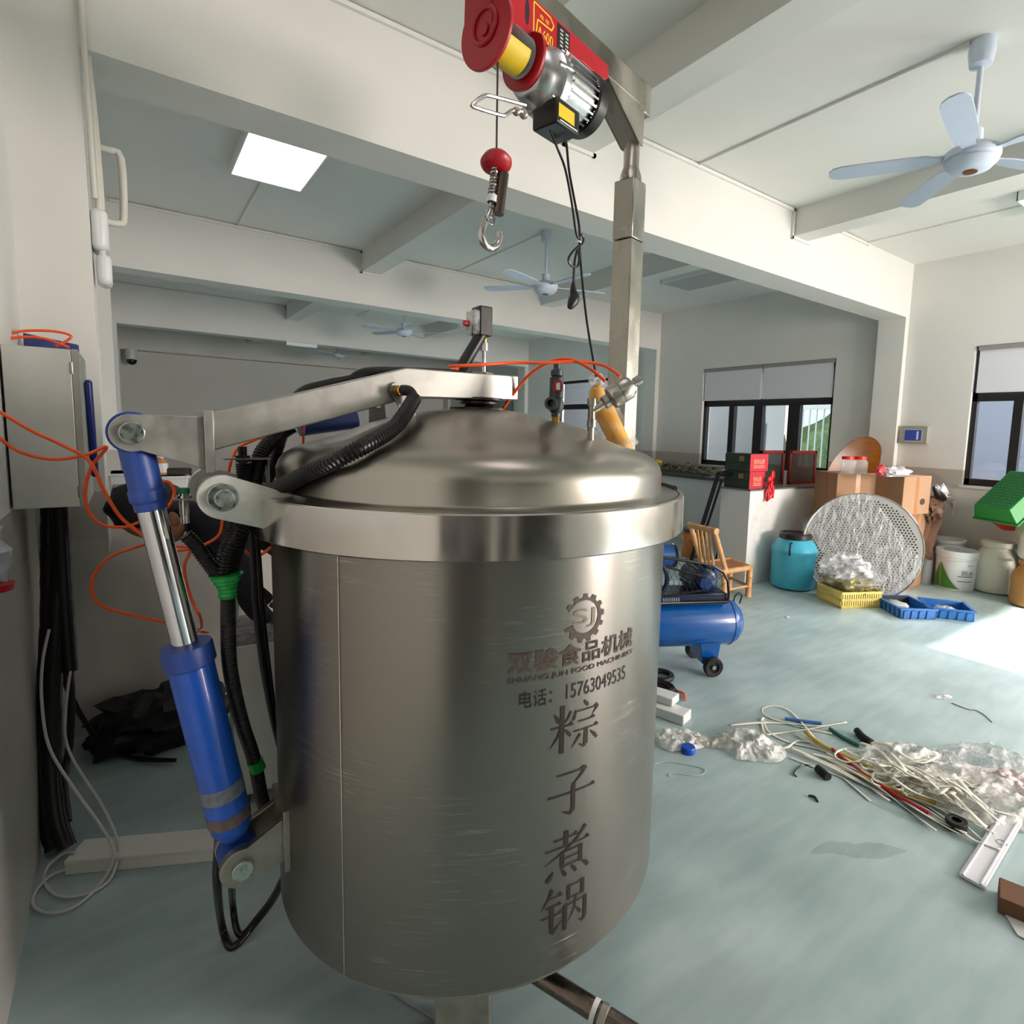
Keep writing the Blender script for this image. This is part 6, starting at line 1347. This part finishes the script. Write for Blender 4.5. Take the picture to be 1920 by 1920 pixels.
obj('sheet', MB().add([p1, p2, p3, p4]+[p+Zv*.012 for p in (p1, p2, p3, p4)], [[3, 2, 1, 0], [4, 5, 6, 7], [0, 1, 5, 4], [1, 2, 6, 5], [2, 3, 7, 6], [3, 0, 4, 7]]), MPN, t, .002)
for a, b in ((p1, p4), (p2, p3)):
    s_ = (p2-p1).normalized()*(.012 if a is p1 else -.012); obj('edge_lip', MB().tube([a+s_+Zv*.014, b+s_+Zv*.014], .004, 6, 1), MPN, t)
q = fl(1878, 1580, .0155); mb = MB(); mb.torus(q, .016, .0012, (0, 0, 1), 24, 5); obj('ring_mark', mb, mat('grey mark', (.4, .4, .42), .6), t)
q = fl(1880, 1700); t = thing('brown_carton', 'open brown carton corner with a white flap at the right edge', 'cardboard box', (q.x+.1, q.y-.1, 0))
pa, pb = fl(1870, 1712), fl(1927, 1736); e = (pb-pa).normalized(); n_ = Vector((-e.y, e.x, 0)); n_ = n_ if n_.y > 0 else -n_
obj('carton', MB().prism([(0, 0), (.30, 0), (.30, .11), (0, .11)], pa, e, n_, Zv, .002, .055), mat('dark brown carton', (.42, .29, .20), .8), t, .003)
obj('white_flap', MB().prism([(.02, .0), (.30, 0), (.30, -.09), (.05, -.07)], pa, e, n_, Zv, .003, .006), WHITEP, t)
tag(obj('thin_wire', MB().tube([Vector(fz(x, y, .003)) for x, y in ((1785, 1318), (1815, 1330), (1828, 1331), (1845, 1340), (1860, 1354))], .0022, 6), mat('dull red wire', (.50, .36, .34), .5)), 'thin reddish wire on the bare floor beyond the litter', 'wire')
bagl('tiny white film scrap at the end of the thin wire', 1768, 1308, .035, 21, (1.4, .7, .5), BAGW, .4, 'film_scrap')
q = fl(1478, 1158); tag(obj('paper_scrap', MB().box((q.x, q.y, .004), (.05, .03, .004), Matrix.Rotation(.5, 3, 'Z')), WHITEP), 'tiny white paper scrap on bare floor between compressor and yellow crate', 'paper scrap')
tag(obj('pale_string', MB().tube([Vector(fz(x, y, .003)) for x, y in ((1228, 1432), (1250, 1428), (1300, 1436), (1322, 1444), (1310, 1454), (1262, 1450), (1255, 1456))], .0018, 6), mat('pale thread', (.72, .76, .74), .5)), 'thin pale cord lying loosely before the bags', 'cord')
q0, q1 = fl(725, 1855, .0015), fl(815, 1910, .0015); tag(obj('chalk_line', MB().tube([q0, q1], .0016, 5, 1), mat('chalk', (.62, .66, .66), .8)), 'thin white chalk line on the floor beside the kettle leg', 'chalk mark')
# dried spill marks
for lab, pts, wd in (('dried grey brown spill trail on the floor below the litter', ((1620, 1498), (1660, 1515), (1690, 1528), (1720, 1540), (1745, 1558)), .022), ('broad grey smear on the bare floor in front', ((1520, 1600), (1560, 1588), (1610, 1594), (1660, 1592), (1700, 1596)), .045)):
    P = smooth_path([Vector(fz(x, y, .001)) for x, y in pts], 6); vs, fs = [], []
    for i, p in enumerate(P):
        d = P[min(i+1, len(P)-1)]-P[max(i-1, 0)]; n_ = Vector((-d.y, d.x, 0)).normalized(); s_ = wd*math.sin(PI*(i+.3)/(len(P)+.2))*(1+.4*nz.noise(Vector((i*.7, wd*50, 0)))); vs += [p-n_*s_, p+n_*s_*.8]
    tag(obj('dried_spill', MB().add(vs, [[2*i, 2*i+1, 2*i+3, 2*i+2] for i in range(len(P)-1)]), mat('dried spill', (.47, .50, .47), .7, alpha=.15, noise=.2, scale=20)), lab, 'stain')
